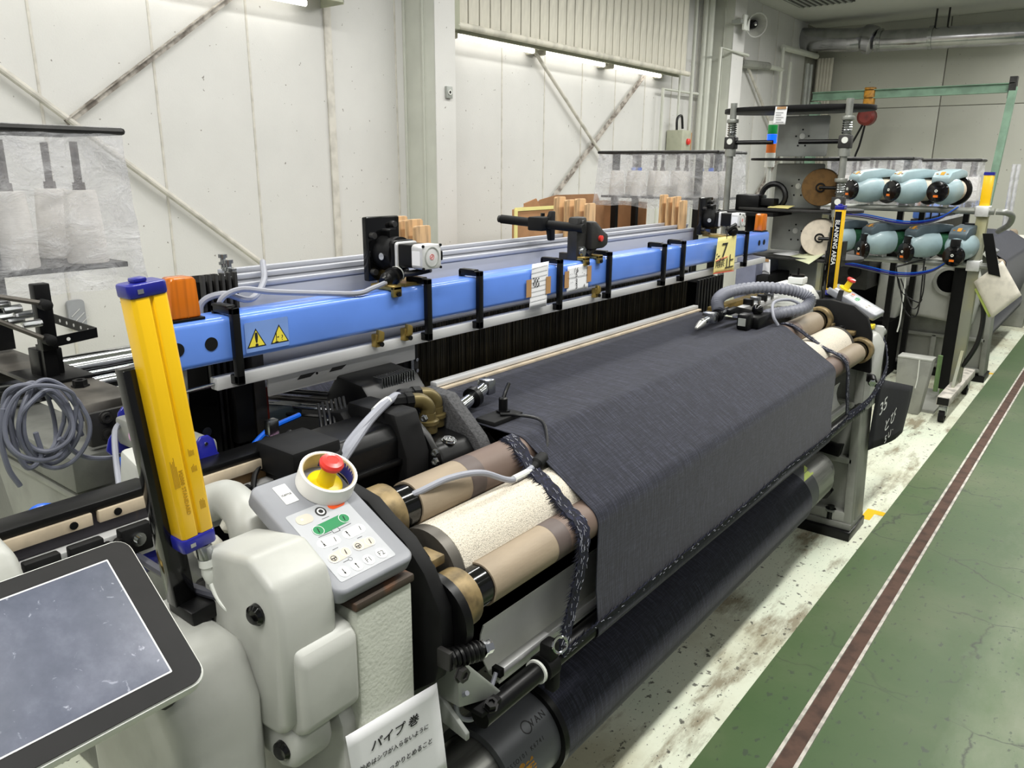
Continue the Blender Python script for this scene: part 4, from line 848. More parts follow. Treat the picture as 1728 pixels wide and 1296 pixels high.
# ================================================================ cloth, pipe and selvedges
FB = thing('denim_fabric', 'dark navy denim cloth stretched over the loom rollers and wound below', 'fabric', (2.2, .95, .3))
def arc(cy, cz, r, a0, a1, n): return [(cy + r*math.cos(math.radians(a0 + (a1 - a0)*k/n)), cz + r*math.sin(math.radians(a0 + (a1 - a0)*k/n))) for k in range(n + 1)]
CX0, CX1 = 1.335, 3.02
path = [(1.40, 1.071), (1.22, 1.066)] + arc(1.03, 1.012, .0478, 88, 122, 6) + arc(.85, .90, .0448, 122, 181, 10) + [(.8045, .75)] + arc(.818, .645, .0245, 182, 285, 8) + [(.90, .56), (.985, .455)]
B().strip(path, CX0, CX1, .0022).obj('cloth_sheet', 'denim', FB)
ro = B().cyl((CX0 - .035, .96, .34), (CX1 + .03, .96, .34), .119, n=48).obj('rolled_cloth', 'denim', FB)
lf = B()
for k in range(240):
    x = CX0 + .005 + (CX1 - CX0 - .01) * k / 240 + random.uniform(-.002, .002)
    lf.box((x, .800 + random.uniform(-.002, .002), .655 + random.uniform(0, .006)), (x + .0016, .8025, .668 + random.uniform(0, .012)))
fo = lf.obj('fringe', 'selvedge', FB, smooth=False); fo['kind'] = 'stuff'
pp = thing('winding_pipe', 'grey plastic pipe core sticking out of the rolled denim', 'pipe', (2.1, .96, .23))
B(T(1.10, .96, .34) @ rot('Y', 90)).lathe([(.09, 0), (.108, 0), (.108, 2.08), (.09, 2.08)], n=40, caps=False).obj('plastic_pipe', 'pvc_grey', pp)
B(T(3.17, .96, .34) @ rot('Y', 90)).lathe([(.10, 0), (.1085, 0), (.1085, .2), (.10, .2)], n=40, caps=False).obj('bare_end', 'tube_steel', pp)
B(T(.90, .96, .34) @ rot('Y', 90)).lathe([(.055, 0), (.088, 0), (.088, 2.55), (.055, 2.55)], n=36, caps=False).obj('inner_tube', 'tube_steel', pp)
B(T(CX0 - .05, .96, .34) @ rot('Y', 90)).lathe([(.1085, 0), (.1215, 0), (.1215, .018), (.1085, .018)], n=40).obj('end_ring', 'black', pp)
def on_pipe(th, x): 
    a = math.radians(th); return frame((x, .96 + .1084*math.cos(a), .34 + .1084*math.sin(a)), (1, 0, 0), (0, -math.sin(a), math.cos(a)))
# curved print: each glyph bent by placing letters on the pipe
def pipe_print(s, x0, size, th, step):
    b = B()
    for k, ch in enumerate(s):
        if ch == ' ': continue
        b.add(*text(ch, size, on_pipe(th, x0 + step*k) @ rot('X', 0)))
    b.obj('print', 'ink', pp, smooth=False)
pipe_print('VAN', 1.235, .026, 118, -.0) if False else None
for k, ch in enumerate('◯VAN'): B().add(*text(ch, .022, frame(on_pipe(128, 1.205 + .0195*k) @ V((0, 0, .0006)), (1, 0, 0), (0, .788, .616)), bold=.0005)).obj('print', 'ink', pp, smooth=False)
for k, ch in enumerate('⊕JESSO101 K6741'): 
    if ch != ' ': B().add(*text(ch, .014, frame(on_pipe(150, 1.085 + .0105*k) @ V((0, 0, .0006)), (1, 0, 0), (0, .5, .866)))).obj('print', 'ink', pp, smooth=False)
sp_ = B()
for k in range(16):
    a = math.radians(166 + random.uniform(-9, 9)); sp_.add([(q[0]*random.uniform(.004, .012), q[1]*random.uniform(.004, .012), 0) for q in circ(1, 7)], [tuple(range(7))], on_pipe(math.degrees(a), 1.165 + random.uniform(-.02, .02)) @ T(0, 0, .0006))
sp_.obj('rust_splash', 'hoist_yellow', pp, smooth=False)
B(frame(on_pipe(120, 3.13) @ V((0, 0, .001)), (1, 0, 0), (0, .866, .5))).prism([(-.06, -.02), (.06, -.02), (.06, .03)], 0, .0004).obj('paper_tag', 'paper_green', pp)
def ribbon(pts, hw, name, label, fr=True, side=-1, vec=(1, 0, 0), group='selvedge waste strips'):
    P = smooth_path(pts, 8); b = B(); n = len(P); W_ = V(vec).normalized()
    vs = []; fs = []
    for i, p in enumerate(P):
        t = (P[min(i+1, n-1)] - P[max(i-1, 0)]).normalized(); nn = W_.cross(t).normalized() * .0018
        wv = W_ * (hw * (1 + .12*math.sin(i*1.3)))
        vs += [p - wv + nn, p + wv + nn, p + wv - nn, p - wv - nn]
    for i in range(n - 1):
        for k in range(4): fs.append((4*i + k, 4*i + (k+1) % 4, 4*i + 4 + (k+1) % 4, 4*i + 4 + k))
    fs += [(0, 1, 2, 3), (4*n - 1, 4*n - 2, 4*n - 3, 4*n - 4)]
    b.add(vs, fs); root = thing(name, label, 'selvedge strip', P[-1], group); b.obj('woven_band', 'selvedge', root)
    h = B()
    for i in range(n - 1):
        for k in range(5):
            p = P[i].lerp(P[i+1], k/5); q = p + W_ * (side * (hw + random.uniform(.008, .022))) + V((random.uniform(-.004, .004), random.uniform(-.004, .004), random.uniform(-.008, .002)))
            s0 = p + W_ * side * hw * .8; d = V((0, 0, .0011)); e = V((.0, .0011, 0)); h.add([s0 + d, s0 - d + e, s0 - d - e, q], [(0, 1, 3), (1, 2, 3), (2, 0, 3)])
    wt = B()
    for k in range(n - 1):
        for e in range(3):
            if random.random() < .55:
                t = (P[k+1] - P[k]); p = P[k] + t * random.random() + W_ * random.uniform(-hw, hw); nn = W_.cross(t).normalized()
                if nn.y > 0: nn = -nn
                wt.cyl(p + nn*.0028, p + nn*.0034 + t.normalized() * random.uniform(.004, .012) + W_ * random.uniform(-.005, .005), .0006, n=4)
    wo_ = wt.obj('light_threads', 'cable_grey', root, smooth=False); wo_['kind'] = 'stuff'
    ho = h.obj('loose_threads', 'selvedge', root, smooth=False); ho['kind'] = 'stuff'
    return root
lp = [(1.315, 1.04, 1.0625), (1.305, 1.01, 1.055), (1.295, .955, 1.012), (1.285, .90, .985), (1.28, .85, .950), (1.275, .812, .93), (1.268, .797, .90), (1.255, .795, .84), (1.235, .80, .76), (1.215, .80, .70), (1.20, .80, .665)]
ribbon(lp, .019, 'selvedge_strip', 'fringed navy selvedge strip crossing the near ends of the tan rollers')
rg = B(frame(fY(945, 1088, .79), (.8, 0, .6), (0, -.5, .5))).torus(frame((0, 0, 0), (1, 0, 0), (0, 1, 0)), .0165, .003, 24, 8)
rg = B().torus(frame(fY(945, 1088, .785), (.85, -.3, .2), (.1, .2, 1)), .0165, .0032, 24, 8).obj('steel_ring', 'chrome'); tag(rg, 'chrome ring at the near end of the spreader bar', 'ring')
rp_ = [(1.20, .795, .662)] + [(1.30 + .25*k, .792 + random.uniform(-.002, .002), .668 + random.uniform(-.003, .003)) for k in range(8)] + [(3.20, .79, .675)]
ribbon(rp_, .011, 'selvedge_rope', 'twisted navy selvedge rope lying along the spreader bar', side=1, vec=(0, -.3, 1))
ribbon([(3.05, 1.04, 1.063), (3.07, 1.0, 1.055), (3.10, .94, 1.01), (3.12, .88, .97), (3.13, .82, .945), (3.14, .795, .90), (3.16, .79, .80), (3.20, .79, .70)], .016, 'selvedge_strip', 'navy selvedge strip crossing the far ends of the tan rollers', side=1)
ribbon([(3.22, .79, .685), (3.40, .76, .72), (3.60, .755, .80), (3.78, .80, .86), (3.90, .86, .915)], .012, 'selvedge_strip', 'navy selvedge strip slung from the bar up to the side handle', side=-1, vec=(0, .2, 1))
# hanging denim offcut with chalk writing
rag = thing('fabric_offcut', 'scrap of navy denim with white chalk numbers hanging beside the right frame', 'fabric', (3.93, .79, .45))
y0 = .79; rx0, rx1 = fY(1478, 690, y0).x, fY(1531, 690, y0).x
vs = []; fs = []; N, M_ = 8, 8
zt0, zt1 = fY(1484, 640, y0).z, fY(1530, 657, y0).z; zb0, zb1 = fY(1487, 742, y0).z, fY(1520, 735, y0).z
for j in range(M_ + 1):
    for i in range(N + 1):
        s, t = i/N, j/M_; x = rx0 + (rx1 - rx0)*s; zt_ = zt0 + (zt1 - zt0)*s; zb_ = zb0 + (zb1 - zb0)*s
        vs.append((x, y0 + .012*math.sin(5*s + 2*t), zt_ + (zb_ - zt_)*t))
fs = [(j*(N+1) + i, j*(N+1) + i + 1, (j+1)*(N+1) + i + 1, (j+1)*(N+1) + i) for j in range(M_) for i in range(N)]
o = B().add(vs, fs).obj('cloth_piece', 'rag_navy', rag); sd = o.modifiers.new('thick', 'SOLIDIFY'); sd.thickness = .002
for s_, px, py, sz in (('35', 1491, 686, .085), ('とび', 1502, 711, .07), ('5 ∪ ·', 1500, 734, .05)):
    p = fY(px, py, y0 - .016); B().add(*text(s_, sz, frame(p, (1, 0, .1), (0, 0, 1)), sx=1.6)).obj('chalk_writing', 'white_ink', rag, smooth=False)
# ================================================================ operator terminal
tv = V((0, .167, .128)).normalized(); tu = V((1, 0, 0)); TM = frame((.45, .852, 1.015), tu, tv)
TS = thing('touch_screen_terminal', 'tilted touch screen terminal with black bezel and switched-off blue-grey screen', 'touch screen', (.3, .95, .95))
B(TM).slab(.31, .236, .022, -.026, -.002, T(-.155, .108, 0)).obj('casing', 'white_plastic', TS, bevel=.004)
B(TM).slab(.302, .228, .019, -.002, .0012, T(-.155, .108, 0)).obj('bezel', 'bezel_black', TS)
B(TM).slab(.236, .180, .0015, .0012, .0018, T(-.156, .110, 0)).obj('screen_edge', 'alu_white', TS)
B(TM).slab(.232, .176, .001, .0018, .0022, T(-.156, .110, 0)).obj('screen', 'screen', TS)
B(TM).box((-.25, .03, -.07), (-.06, .2, -.026)).obj('rear_housing', 'machine_white', TS, bevel=.01)
B().cyl(TM @ V((-.16, .11, -.07)), (.36, 1.12, .88), .025, n=16).obj('support_arm', 'machine_white', TS)
# left white hood at the picture edge
hd = thing('end_hood', 'rounded white plastic hood at the near end of the guide rail', 'machine cover', (.26, 1.2, .95))
B().prism([(1.12, .98), (1.11, 1.09), (1.14, 1.135), (1.23, 1.15), (1.32, 1.12), (1.34, .98)], .18, .352, axis='x').obj('shell', 'machine_white', hd, bevel=.02, seg=3)
for k in range(4): B().box((.19, 1.107, 1.035 + .012*k), (.32, 1.12, 1.039 + .012*k)).obj('louvre', 'white_plastic', hd)
# ================================================================ push button panels
def button_panel(name, label, M, full=True, ring=True):
    t = thing(name, label, 'control panel', M @ V((.08, .12, -.03)), 'push button panels')
    w_, l_ = .160, .243
    B(M).slab(w_, l_, .018, -.030, .0, T(w_/2, l_/2, 0)).obj('casing', 'grey_panel', t, bevel=.006, seg=3)
    B(M).slab(.112, .146, .004, .0, .0006, T(.0735, .0915, 0)).obj('membrane', 'panel_face', t)
    B(M).slab(.024, .041, .001, .0, .0008, T(.0475, .2058, 0)).obj('maker_label', 'button_white', t)
    if full: B().add(*text('itema', .0085, M @ T(.0475, .2045, .001))).obj('lettering', 'ink', t, smooth=False)
    def pill(a, bb, r, mt_, h=.0012):
        a, bb = V((*a, 0)), V((*bb, 0)); d = bb - a; L_ = d.length; ang = math.degrees(math.atan2(d.y, d.x))
        return B(M @ T((a + bb)/2) @ rot('Z', ang)).slab(L_ + 2*r, 2*r, r*.98, .0006, h, n=8).obj('key', mt_, t)
    def dot(c, r, mt_, h=.0013): return B(M @ T(c[0], c[1], 0)).prism(circ(r, 24), .0006, h).obj('key', mt_, t)
    def mark(pts, w__=.0013, z=.0016):
        b = B(M)
        for p, q in zip(pts, pts[1:]):
            p, q = V((*p, 0)), V((*q, 0)); d = q - p; b.box((0, -w__/2, 0), (d.length, w__/2, .0002), T(p.x, p.y, z) @ rot('Z', math.degrees(math.atan2(d.y, d.x))))
        return b
    pill((.037, .147), (.048, .1466), .0095, 'button_beige'); B(M).box((.036, .1455, .0012), (.040, .1495, .0016)).obj('symbol', 'button_white', t)
    dot((.0758, .1488), .0095, 'ink'); dot((.0758, .1488), .0066, 'button_white', .0016); dot((.0758, .1488), .004, 'ink', .0019)
    pill((.101, .1515), (.117, .1515), .008, 'button_orange'); pill((.0481, .1176), (.1013, .1200), .0098, 'button_green')
    for c in ((.0481, .1176), (.1013, .1200)): B(M @ T(c[0], c[1], .0012)).lathe([(.0088, 0), (.0096, 0), (.0096, .0004), (.0088, .0004)], n=24).obj('key_ring', 'button_white', t)
    for a, bb in (((.0386, .0925), (.0604, .0905)), ((.0860, .0896), (.1114, .0906))):
        pill(a, bb, .0092, 'button_white', .0010); dot(a, .0085, 'button_white', .0014); dot(bb, .0085, 'button_white', .0014)
    for a, bb in (((.0355, .0609), (.0599, .0623)), ((.0851, .0624), (.1087, .0609))):
        pill(a, bb, .0092, 'button_beige', .0012)
        for c in (a, bb): B(M @ T(c[0], c[1], .0012)).lathe([(.0084, 0), (.0091, 0), (.0091, .0003), (.0084, .0003)], n=24).obj('key_ring', 'button_white', t)
        B(M @ T(a[0], a[1], .0013)).lathe([(.0042, 0), (.0051, 0), (.0051, .0003), (.0042, .0003)], n=20).obj('symbol', 'ink', t)
        mark([(a[0] - .0045, a[1]), (a[0] + .0045, a[1])]).obj('symbol', 'ink', t); mark([(a[0], a[1]), (a[0], a[1] - .0045)]).obj('symbol', 'ink', t)
    for c in ((.0338, .0331), (.0587, .0323), (.0828, .0324), (.1093, .0329)): dot(c, .0098, 'button_white')
    if full:
        for c in ((.0604, .0905), (.1114, .0906), (.0599, .0623), (.1087, .0609), (.0481, .1176), (.1013, .12)): mark([(c[0] - .001, c[1] - .0045), (c[0] + .001, c[1] + .0045)]).obj('symbol', 'ink', t)
        for c, up in (((.0386, .0930), 0), ((.0860, .0896), 1), ((.0338, .0331), 0), ((.0587, .0323), 1)):
            s = 1 if up else -1; q = mark([(c[0], c[1] - .0055*s), (c[0], c[1] + .0055*s)]); q.prism([(-.0022, .0022*s), (.0022, .0022*s), (0, .006*s)], 0, .0002, T(c[0], c[1], .0016)); 
            if c[1] > .08: q.box((c[0] - .0025, c[1] + .006*s - .0005, .0016), (c[0] + .0025, c[1] + .006*s + .0005, .0018))
            q.obj('symbol', 'ink', t)
        for s_, c in (('F1', (.0828, .0322)), ('F2', (.1093, .0327))): B().add(*text(s_, .0125, M @ T(c[0], c[1], .0014))).obj('lettering', 'ink', t, smooth=False)
        for pts in ([(.040, .106), (.065, .1055)], [(.081, .105), (.105, .106)], [(.067, .102), (.080, .102), (.080, .110), (.067, .110), (.067, .102)], [(.044, .075), (.055, .0755)], [(.094, .0755), (.104, .0755)], [(.044, .0475), (.054, .0475)], [(.068, .1345), (.082, .1345)]):
            mark(pts, .0008, .0007).obj('symbol', 'ink', t)
        B(M @ T(.058, .0478, .0006)).lathe([(.003, 0), (.0036, 0), (.0036, .0003), (.003, .0003)], n=16).obj('symbol', 'ink_grey', t)
    c = (.118, .196)
    B(M @ T(*c, 0)).lathe([(.030, 0), (.030, .006), (.027, .008)], n=32).obj('stop_plate', 'yellow_plastic', t)
    B(M @ T(*c, .008)).lathe([(.015, 0), (.0135, .02), (.0135, .034)], n=24).obj('stop_neck', 'yellow_plastic', t)
    B(M @ T(*c, .042)).lathe([(.012, 0), (.0195, .004), (.0205, .010), (.0175, .015), (.010, .0165), (.0095, .0158), (.002, .0158)], n=28).obj('stop_button', 'red_plastic', t)
    return t, c
KM = frame((.648, .825, 1.0745), (1, 0, 0), V((0, .213, .111)))
KM = frame((.648, .825, 1.042), (1, 0, 0), V((0, .213, .111)))
KP, kc = button_panel('push_button_panel', 'grey push button panel with white tape roll around its red stop button', KM)
rgm = KM @ T(kc[0], kc[1], .0)
tp = thing('tape_roll', 'roll of white adhesive tape slipped over the red stop button', 'tape roll', rgm @ V((0, 0, 0)))
B(rgm).lathe([(.0445, .001), (.0485, .001), (.0485, .032), (.0445, .032)], n=40, caps=False).obj('tape', 'tape_white', tp); B(rgm).lathe([(.0425, .001), (.0445, .001), (.0445, .0315), (.0425, .0315), (.0425, .001)], n=40, caps=False).obj('core', 'tape_core', tp)
B(rgm).lathe([(.0423, .003), (.0424, .028)], n=40, caps=False, a0=-40, a1=70).obj('core_print', 'deep_blue', tp)
# underside wedge that carries the near panel
B().prism([(.85, 1.012), (1.0, 1.012), (1.0, 1.085), (.85, 1.012 + .008)], .70, .78, axis='x').obj('panel_bracket', 'black', KP)
p = fX(1497, 527, 3.72)
KM2 = frame((3.66, .835, 1.03), (1, 0, 0), V((0, .213, .105)))
kp2, _ = button_panel('push_button_panel', 'grey push button panel with bare red stop button at the far side frame', KM2, full=False)
B().box((3.66, .95, .98), (3.72, 1.02, 1.065)).obj('panel_bracket', 'black', kp2)
# ================================================================ light curtains
def curtain(x, y, z0, z1, flip, label):
    t = thing('safety_light_curtain', label, 'light curtain', (x, y, z0), 'light curtains at the loom sides')
    s = -1 if flip else 1
    # housing: two yellow ribs with groove, window on the inner side
    B().prism([(x - .026, y - .014), (x - .021, y - .018), (x - .003, y - .018), (x - .001, y - .014), (x + .001, y - .014), (x + .003, y - .018), (x + .020, y - .018), (x + .024, y - .014), (x + .024, y + .016), (x - .026, y + .016)], z0, z1).obj('housing', 'safety_yellow', t, bevel=.002)
    for za, zb in ((z0 - .022, z0), (z1, z1 + .018)):
        o = B().slab(.054, .040, .008, za, zb, T(x - .002, y, 0)).obj('end_cap', 'deep_blue', t, bevel=.003)
        B().box((x - .018, y - .021, (za + zb)/2 - .003), (x - .010, y - .0195, (za + zb)/2 + .003)).obj('cap_screw', 'chrome', o)
    B().box((x - .014, y - .008, z1 + .018), (x + .004, y + .01, z1 + .024)).obj('cap_top', 'deep_blue', t, bevel=.002)
    return t
CL = curtain(.508, 1.02, 1.128, 1.484, False, 'yellow light curtain post with blue end caps at the near loom side')
B().add(*text('M2000 STANDARD', .0085, frame((.498, 1.0014, 1.20), (0, 0, -1), (1, 0, 0)))).obj('print', 'print_brown', CL, smooth=False)
for x_, z_, h_ in ((.490, 1.21, .05), (.519, 1.25, .012), (.519, 1.225, .012), (.521, 1.165, .018)):
    b = B()
    for k in range(5): b.box((x_ - .004 + .0018*k, 1.0016, z_), (x_ - .0032 + .0018*k, 1.0021, z_ + h_*random.uniform(.6, 1)))
    b.obj('print', 'print_brown', CL, smooth=False)
B(T(.514, 1.01, 1.106)).lathe([(.010, 0), (.012, -.004), (.012, -.022), (.010, -.024)], n=16).obj('connector', 'steel', CL)
B(T(.514, 1.01, 1.082)).lathe([(.012, 0), (.0125, -.012), (.010, -.014), (.011, -.026), (.007, -.042)], n=16).obj('plug', 'white_plastic', CL)
B().tube([(.514, 1.01, 1.045), (.513, .995, 1.02), (.515, .97, 1.005), (.53, .945, .998), (.548, .925, 1.008)], .0052, 10).obj('cable', 'white_plastic', CL)
B().box((.466, 1.036, 1.01), (.500, 1.062, 1.385)).obj('mounting_post', 'black_gloss', CL, bevel=.002); B().box((.47, 1.0, .985), (.56, 1.07, 1.012)).obj('mounting_foot', 'black', CL, bevel=.004)
B().box((.484, 1.018, 1.15), (.52, 1.038, 1.17)).obj('clip', 'black', CL); B().box((.484, 1.018, 1.36), (.52, 1.038, 1.38)).obj('clip', 'black', CL)
CL.location = (.508 + .033, 1.02, 1.128); CL.rotation_euler = (0, math.radians(-5.0), 0)
CR = curtain(3.70, 1.05, 1.12, 1.478, True, 'yellow light curtain post with black lettered window at the far loom side')
B().box((3.673, 1.036, 1.13), (3.6745, 1.064, 1.47)).obj('window', 'black_gloss', CR)
B().add(*text('BLANKING AREA', .026, frame((3.6725, 1.05, 1.335), (0, 0, -1), (0, -1, 0)), bold=.0003)).obj('lettering', 'white_ink', CR, smooth=False)
B().box((3.71, 1.066, 1.0), (3.74, 1.09, 1.40)).obj('mounting_post', 'black_gloss', CR, bevel=.002); B().box((3.70, 1.04, 1.0), (3.74, 1.09, 1.03)).obj('mounting_foot', 'black', CR); B().box((3.69, 1.0, .90), (3.75, 1.10, 1.0)).obj('mounting_base', 'black', CR)
B().box((3.69, 1.03, 1.03), (3.72, 1.07, 1.10)).obj('foot_clip', 'black', CR)
# ================================================================ motors on the beam
def motor(x, label, alt):
    t = thing('servo_motor', label, 'motor', (x, 1.45, 1.365), 'motors on the blue beam')
    B().box((x - .062, 1.495, 1.368), (x + .048, 1.515, 1.527)).obj('mounting_plate', 'black_gloss', t, bevel=.004)
    z = 1.437; mx = frame((x + .0, 1.495, z), (1, 0, 0), (0, 0, 1))
    B(mx).lathe([(.046, 0), (.046, .02), (.042, .026), (.042, .052)], n=28).obj('gear_head', 'black_matte', t)
    B(mx).slab(.074, .07, .010, .048, .066).obj('adapter', 'black', t, bevel=.003)
    B(mx).slab(.07, .064, .008, .066, .076).obj('front_flange', 'alu_white', t, bevel=.002)
    B(mx).slab(.062, .056, .004, .076, .122).obj('stator', 'black', t); B(mx).slab(.066, .060, .010, .122, .160).obj('rear_housing', 'alu_white', t, bevel=.003)
    B(mx).lathe([(.022, .160), (.0245, .160), (.0245, .1615), (.022, .1615)], n=28).obj('ring', 'sheet_grey', t)
    B(mx).lathe([(.006, .1605), (.0068, .1605), (.0068, .1612), (.006, .1612)], n=20).obj('print', 'red_plastic', t); B(mx).box((-.004, -.0008, .1605), (.004, .0008, .1610), rot('Z', 45)).obj('print', 'red_plastic', t)
    B(mx).box((-.034, -.020, .126), (-.0325, .014, .152)).obj('rating_label', 'paper', t); B(mx).box((.033, -.012, .14), (.042, .012, .158)).obj('connector', 'black', t, bevel=.003)
    for q in ((-.03, .027), (.03, .027), (-.03, -.027), (.03, -.027)): B(mx @ T(q[0], q[1], .158)).lathe([(.0035, 0), (.0035, .004)], n=8).obj('screw', 'black', t)
    for q in ((-.05, .045), (-.05, -.045), (.02, .07)): B(mx @ T(q[0], q[1], 0)).lathe([(.008, 0), (.008, .014), (.004, .014)], n=12).obj('screw', 'graphite', t)
    B(mx @ T(-.042, -.005, .03) @ rot('Y', -90)).lathe([(.009, 0), (.009, .004), (.004, .004)], n=14).obj('screw', 'chrome', t)
    B(mx @ T(.0, .045, .0)).slab(.03, .03, .006, 0, .03).obj('lug', 'black', t)
    B().box((x - .03, 1.40, 1.361), (x + .06, 1.50, 1.369)).obj('foot', 'brass', t)
    if not alt:
        a = V((x - .02, 1.43, 1.392)); bb = V((x - .115, 1.40, 1.378)); m_, L_ = along(a, bb)
        B(m_).lathe([(.012, -.03), (.012, 0), (.02, .004), (.02, .03), (.0225, .032), (.0225, .038), (.018, .04), (.018, .065), (.012, .07), (.010, .085)], n=16).obj('plug', 'black', t); B(m_).lathe([(.0205, .012), (.0207, .018)], n=16, caps=False).obj('plug_label', 'white_plastic', t)
        B().tube([bb + V((.02, 0, 0)), bb + V((-.03, -.01, -.006)), (x - .20, 1.385, 1.366), (x - .29, 1.41, 1.375), (x - .40, 1.42, 1.39), (x - .46, 1.44, 1.40), (x - .50, 1.45, 1.385), (x - .51, 1.455, 1.35)], .0062, 8).obj('cable', 'cable_grey', t)
        B().tube([(x + .01, 1.35, 1.405), (x - .01, 1.40, 1.392), (x - .03, 1.43, 1.392)], .008, 8).obj('cable', 'cable_black', t)
    else:
        B().tube([(x, 1.36, 1.43), (x - .03, 1.35, 1.42), (x - .06, 1.37, 1.40), (x - .03, 1.38, 1.385), (x + .03, 1.375, 1.39)], .008, 8).obj('cable', 'cable_black', t); B(T(x - .02, 1.365, 1.39)).sphere((0, 0, 0), .022).obj('plug', 'black', t)
    return t
motor(1.385, 'grey-ended servo motor on a black plate at the near end of the blue beam', False)
motor(3.295, 'servo motor on a black plate at the far end of the blue beam', True)
# black clamp tool resting on the heald frames
CK = thing('frame_clamp', 'black steel clamp with long rod sitting on the heald frames', 'clamp', (2.15, 1.45, 1.38))
a = fX(842, 369, 2.09); bb = fX(905, 377, 2.10); c = fX(985, 386, 2.13)
B().tube([a, a + (c - a)*.03], .012, 14, sm=0).obj('rod_tip', 'graphite', CK); B().cyl(a + (c - a)*.03, c, .0145, n=18).obj('rod', 'black_matte', CK)
md = a + (c - a)*.5
B(T(md)).box((-.03, -.03, -.022), (.03, .03, .022)).obj('rod_block', 'black_matte', CK, bevel=.005); B(T(md + V((0, -.01, .024)))).lathe([(.007, 0), (.007, .01)], n=6).obj('bolt', 'black', CK)
B(T(md + V((.02, -.03, 0)))).prism([(-.005, -.055), (.02, -.055), (.02, .04), (-.0, .04), (-.015, .015), (-.015, -.015)], -.004, .012, axis='y').obj('fork', 'black_matte', CK, bevel=.004)
q = fX(975, 395, 2.15)
B(T(q)).prism([(-.035, -.09), (.015, -.09), (.03, .02), (.022, .055), (-.03, .055), (-.034, 0)], -.02, .02, axis='y').obj('jaw', 'graphite', CK, bevel=.008)
B(T(q + V((-.005, -.02, -.055))) @ rot('X', 90)).lathe([(.018, 0), (.018, .006), (.012, .006), (.012, .010)], n=18).obj('pivot_bolt', 'steel', CK); B(T(q + V((-.005, -.02, .035))) @ rot('X', 90)).lathe([(.011, 0), (.011, .008)], n=14).obj('pin', 'graphite', CK)
q2 = q + V((.075, -.02, -.02)); B(T(q2)).prism([(-.05, -.03), (.03, -.03), (.055, -.02), (.055, .015), (.03, .025), (-.02, .06), (-.05, .06)], -.018, .02, axis='y').obj('handle_block', 'graphite', CK, bevel=.008)
B(T(q2 + V((.0, -.018, .004))) @ rot('X', 90)).lathe([(.010, 0), (.010, .008), (.004, .010)], n=14).obj('red_cap', 'red_plastic', CK)
B().cyl(q2 + V((-.01, -.005, -.02)), (2.175, 1.40, 1.374), .012, n=12).obj('tie_rod', 'black_matte', CK); B().box((q.x - .03, 1.43, 1.36), (q.x - .01, 1.47, q.z - .06)).obj('leg', 'graphite', CK)
# ================================================================ papers
def sheet(name, label, pts, th, mt_, cat='paper', group=None, curl=0):
    a, bb, c, d = [V(p) for p in pts]; n_ = (bb - a).cross(d - a).normalized(); N = 8; vs = []; fs = []
    for j in range(N + 1):
        for i in range(N + 1):
            s, t = i/N, j/N; p = a.lerp(bb, s).lerp(d.lerp(c, s), t) + n_*(curl*math.sin(3.1*s)*math.sin(2.0*t + .4)); vs.append(p)
    fs = [(j*(N+1) + i, j*(N+1) + i + 1, (j+1)*(N+1) + i + 1, (j+1)*(N+1) + i) for j in range(N) for i in range(N)]
    root = thing(name, label, cat, (a + bb + c + d)/4, group); o = B().add(vs, fs).obj('sheet', mt_, root); sd = o.modifiers.new('thick', 'SOLIDIFY'); sd.thickness = th; sd.offset = 0
    return root
NY = .821; A_, B_, C_ = fY(583, 1243, NY), fY(737, 1152, NY), fY(752, 1275, NY)
D_ = A_ + (C_ - B_); dn = (C_ - B_).normalized()
ns = sheet('notice_sheet', 'white handwritten notice sheet taped to the front post of the loom', [A_ + dn*.2, C_ + dn*(.2 - (C_ - B_).length), B_, A_], .0004, 'paper')
ux = (B_ - A_).normalized()
def note(s, px, py, sz, ax=ux, Y=NY - .0012, parent=ns, mt_='ink', bold=0, sx=1.0):
    p = fY(px, py, Y); return B().add(*text(s, sz, frame(p, ax, (0, 0, 1)), bold=bold, sx=sx)).obj('handwriting', mt_, parent, smooth=False)
note('パイプ 巻', 668, 1236, .0215, bold=.0002, sx=1.18); note('巻き始めはシワが入らないように', 659, 1267, .0118, sx=1.02); note('しっかりとめること', 690, 1276, .0128, sx=1.02)
TY = BY - .018
def quad(px, Y): return [fY(*p, Y) for p in px]
yt = sheet('warning_tag', 'yellow handwritten tag hanging from the far motor over the blue beam', quad(((1203, 463), (1238, 457), (1243, 397), (1212, 401)), TY), .0005, 'paper_cream', 'tag')
for s, px, py, sz, m_ in (('7', 1223, 423, .085, 'ink'), (':-', 1212, 431, .05, 'ink'), ('用', 1211, 447, .035, 'ink'), ('禁', 1218, 444, .045, 'ink'), ('止', 1231, 443, .065, 'ink')): note(s, px, py, sz, V((1, 0, 0)), TY - .003, yt, m_, sx=1.5)
for (p, q) in (((1208, 441), (1228, 433)), ((1204, 462), (1238, 457))):
    a, bb = fY(*p, TY - .002), fY(*q, TY - .002); B().cyl(a, bb, .0016, n=6).obj('red_line', 'red_plastic', yt)
B().tube([fY(1226, 403, TY), fY(1227, 393, TY), fY(1224, 386, TY + .02)], .002, 6).obj('wire', 'black', yt)
p1 = sheet('record_slip', 'long white squared slip taped to the middle of the blue beam', quad(((893, 523), (922, 516), (926, 441), (898, 446)), BY - .004), .0004, 'paper', group='papers on the beam')
chk = B()
for i in range(5):
    for j in range(6):
        if (i*2 + j*3) % 4 < 2: p = fY(901 + 2.1*i, 470 + 2.7*j, BY - .0062); chk.box((p.x - .0022, p.y, p.z - .002), (p.x + .0022, p.y + .0006, p.z + .002))
chk.obj('printed_squares', 'ink', p1, smooth=False); ln_ = B()
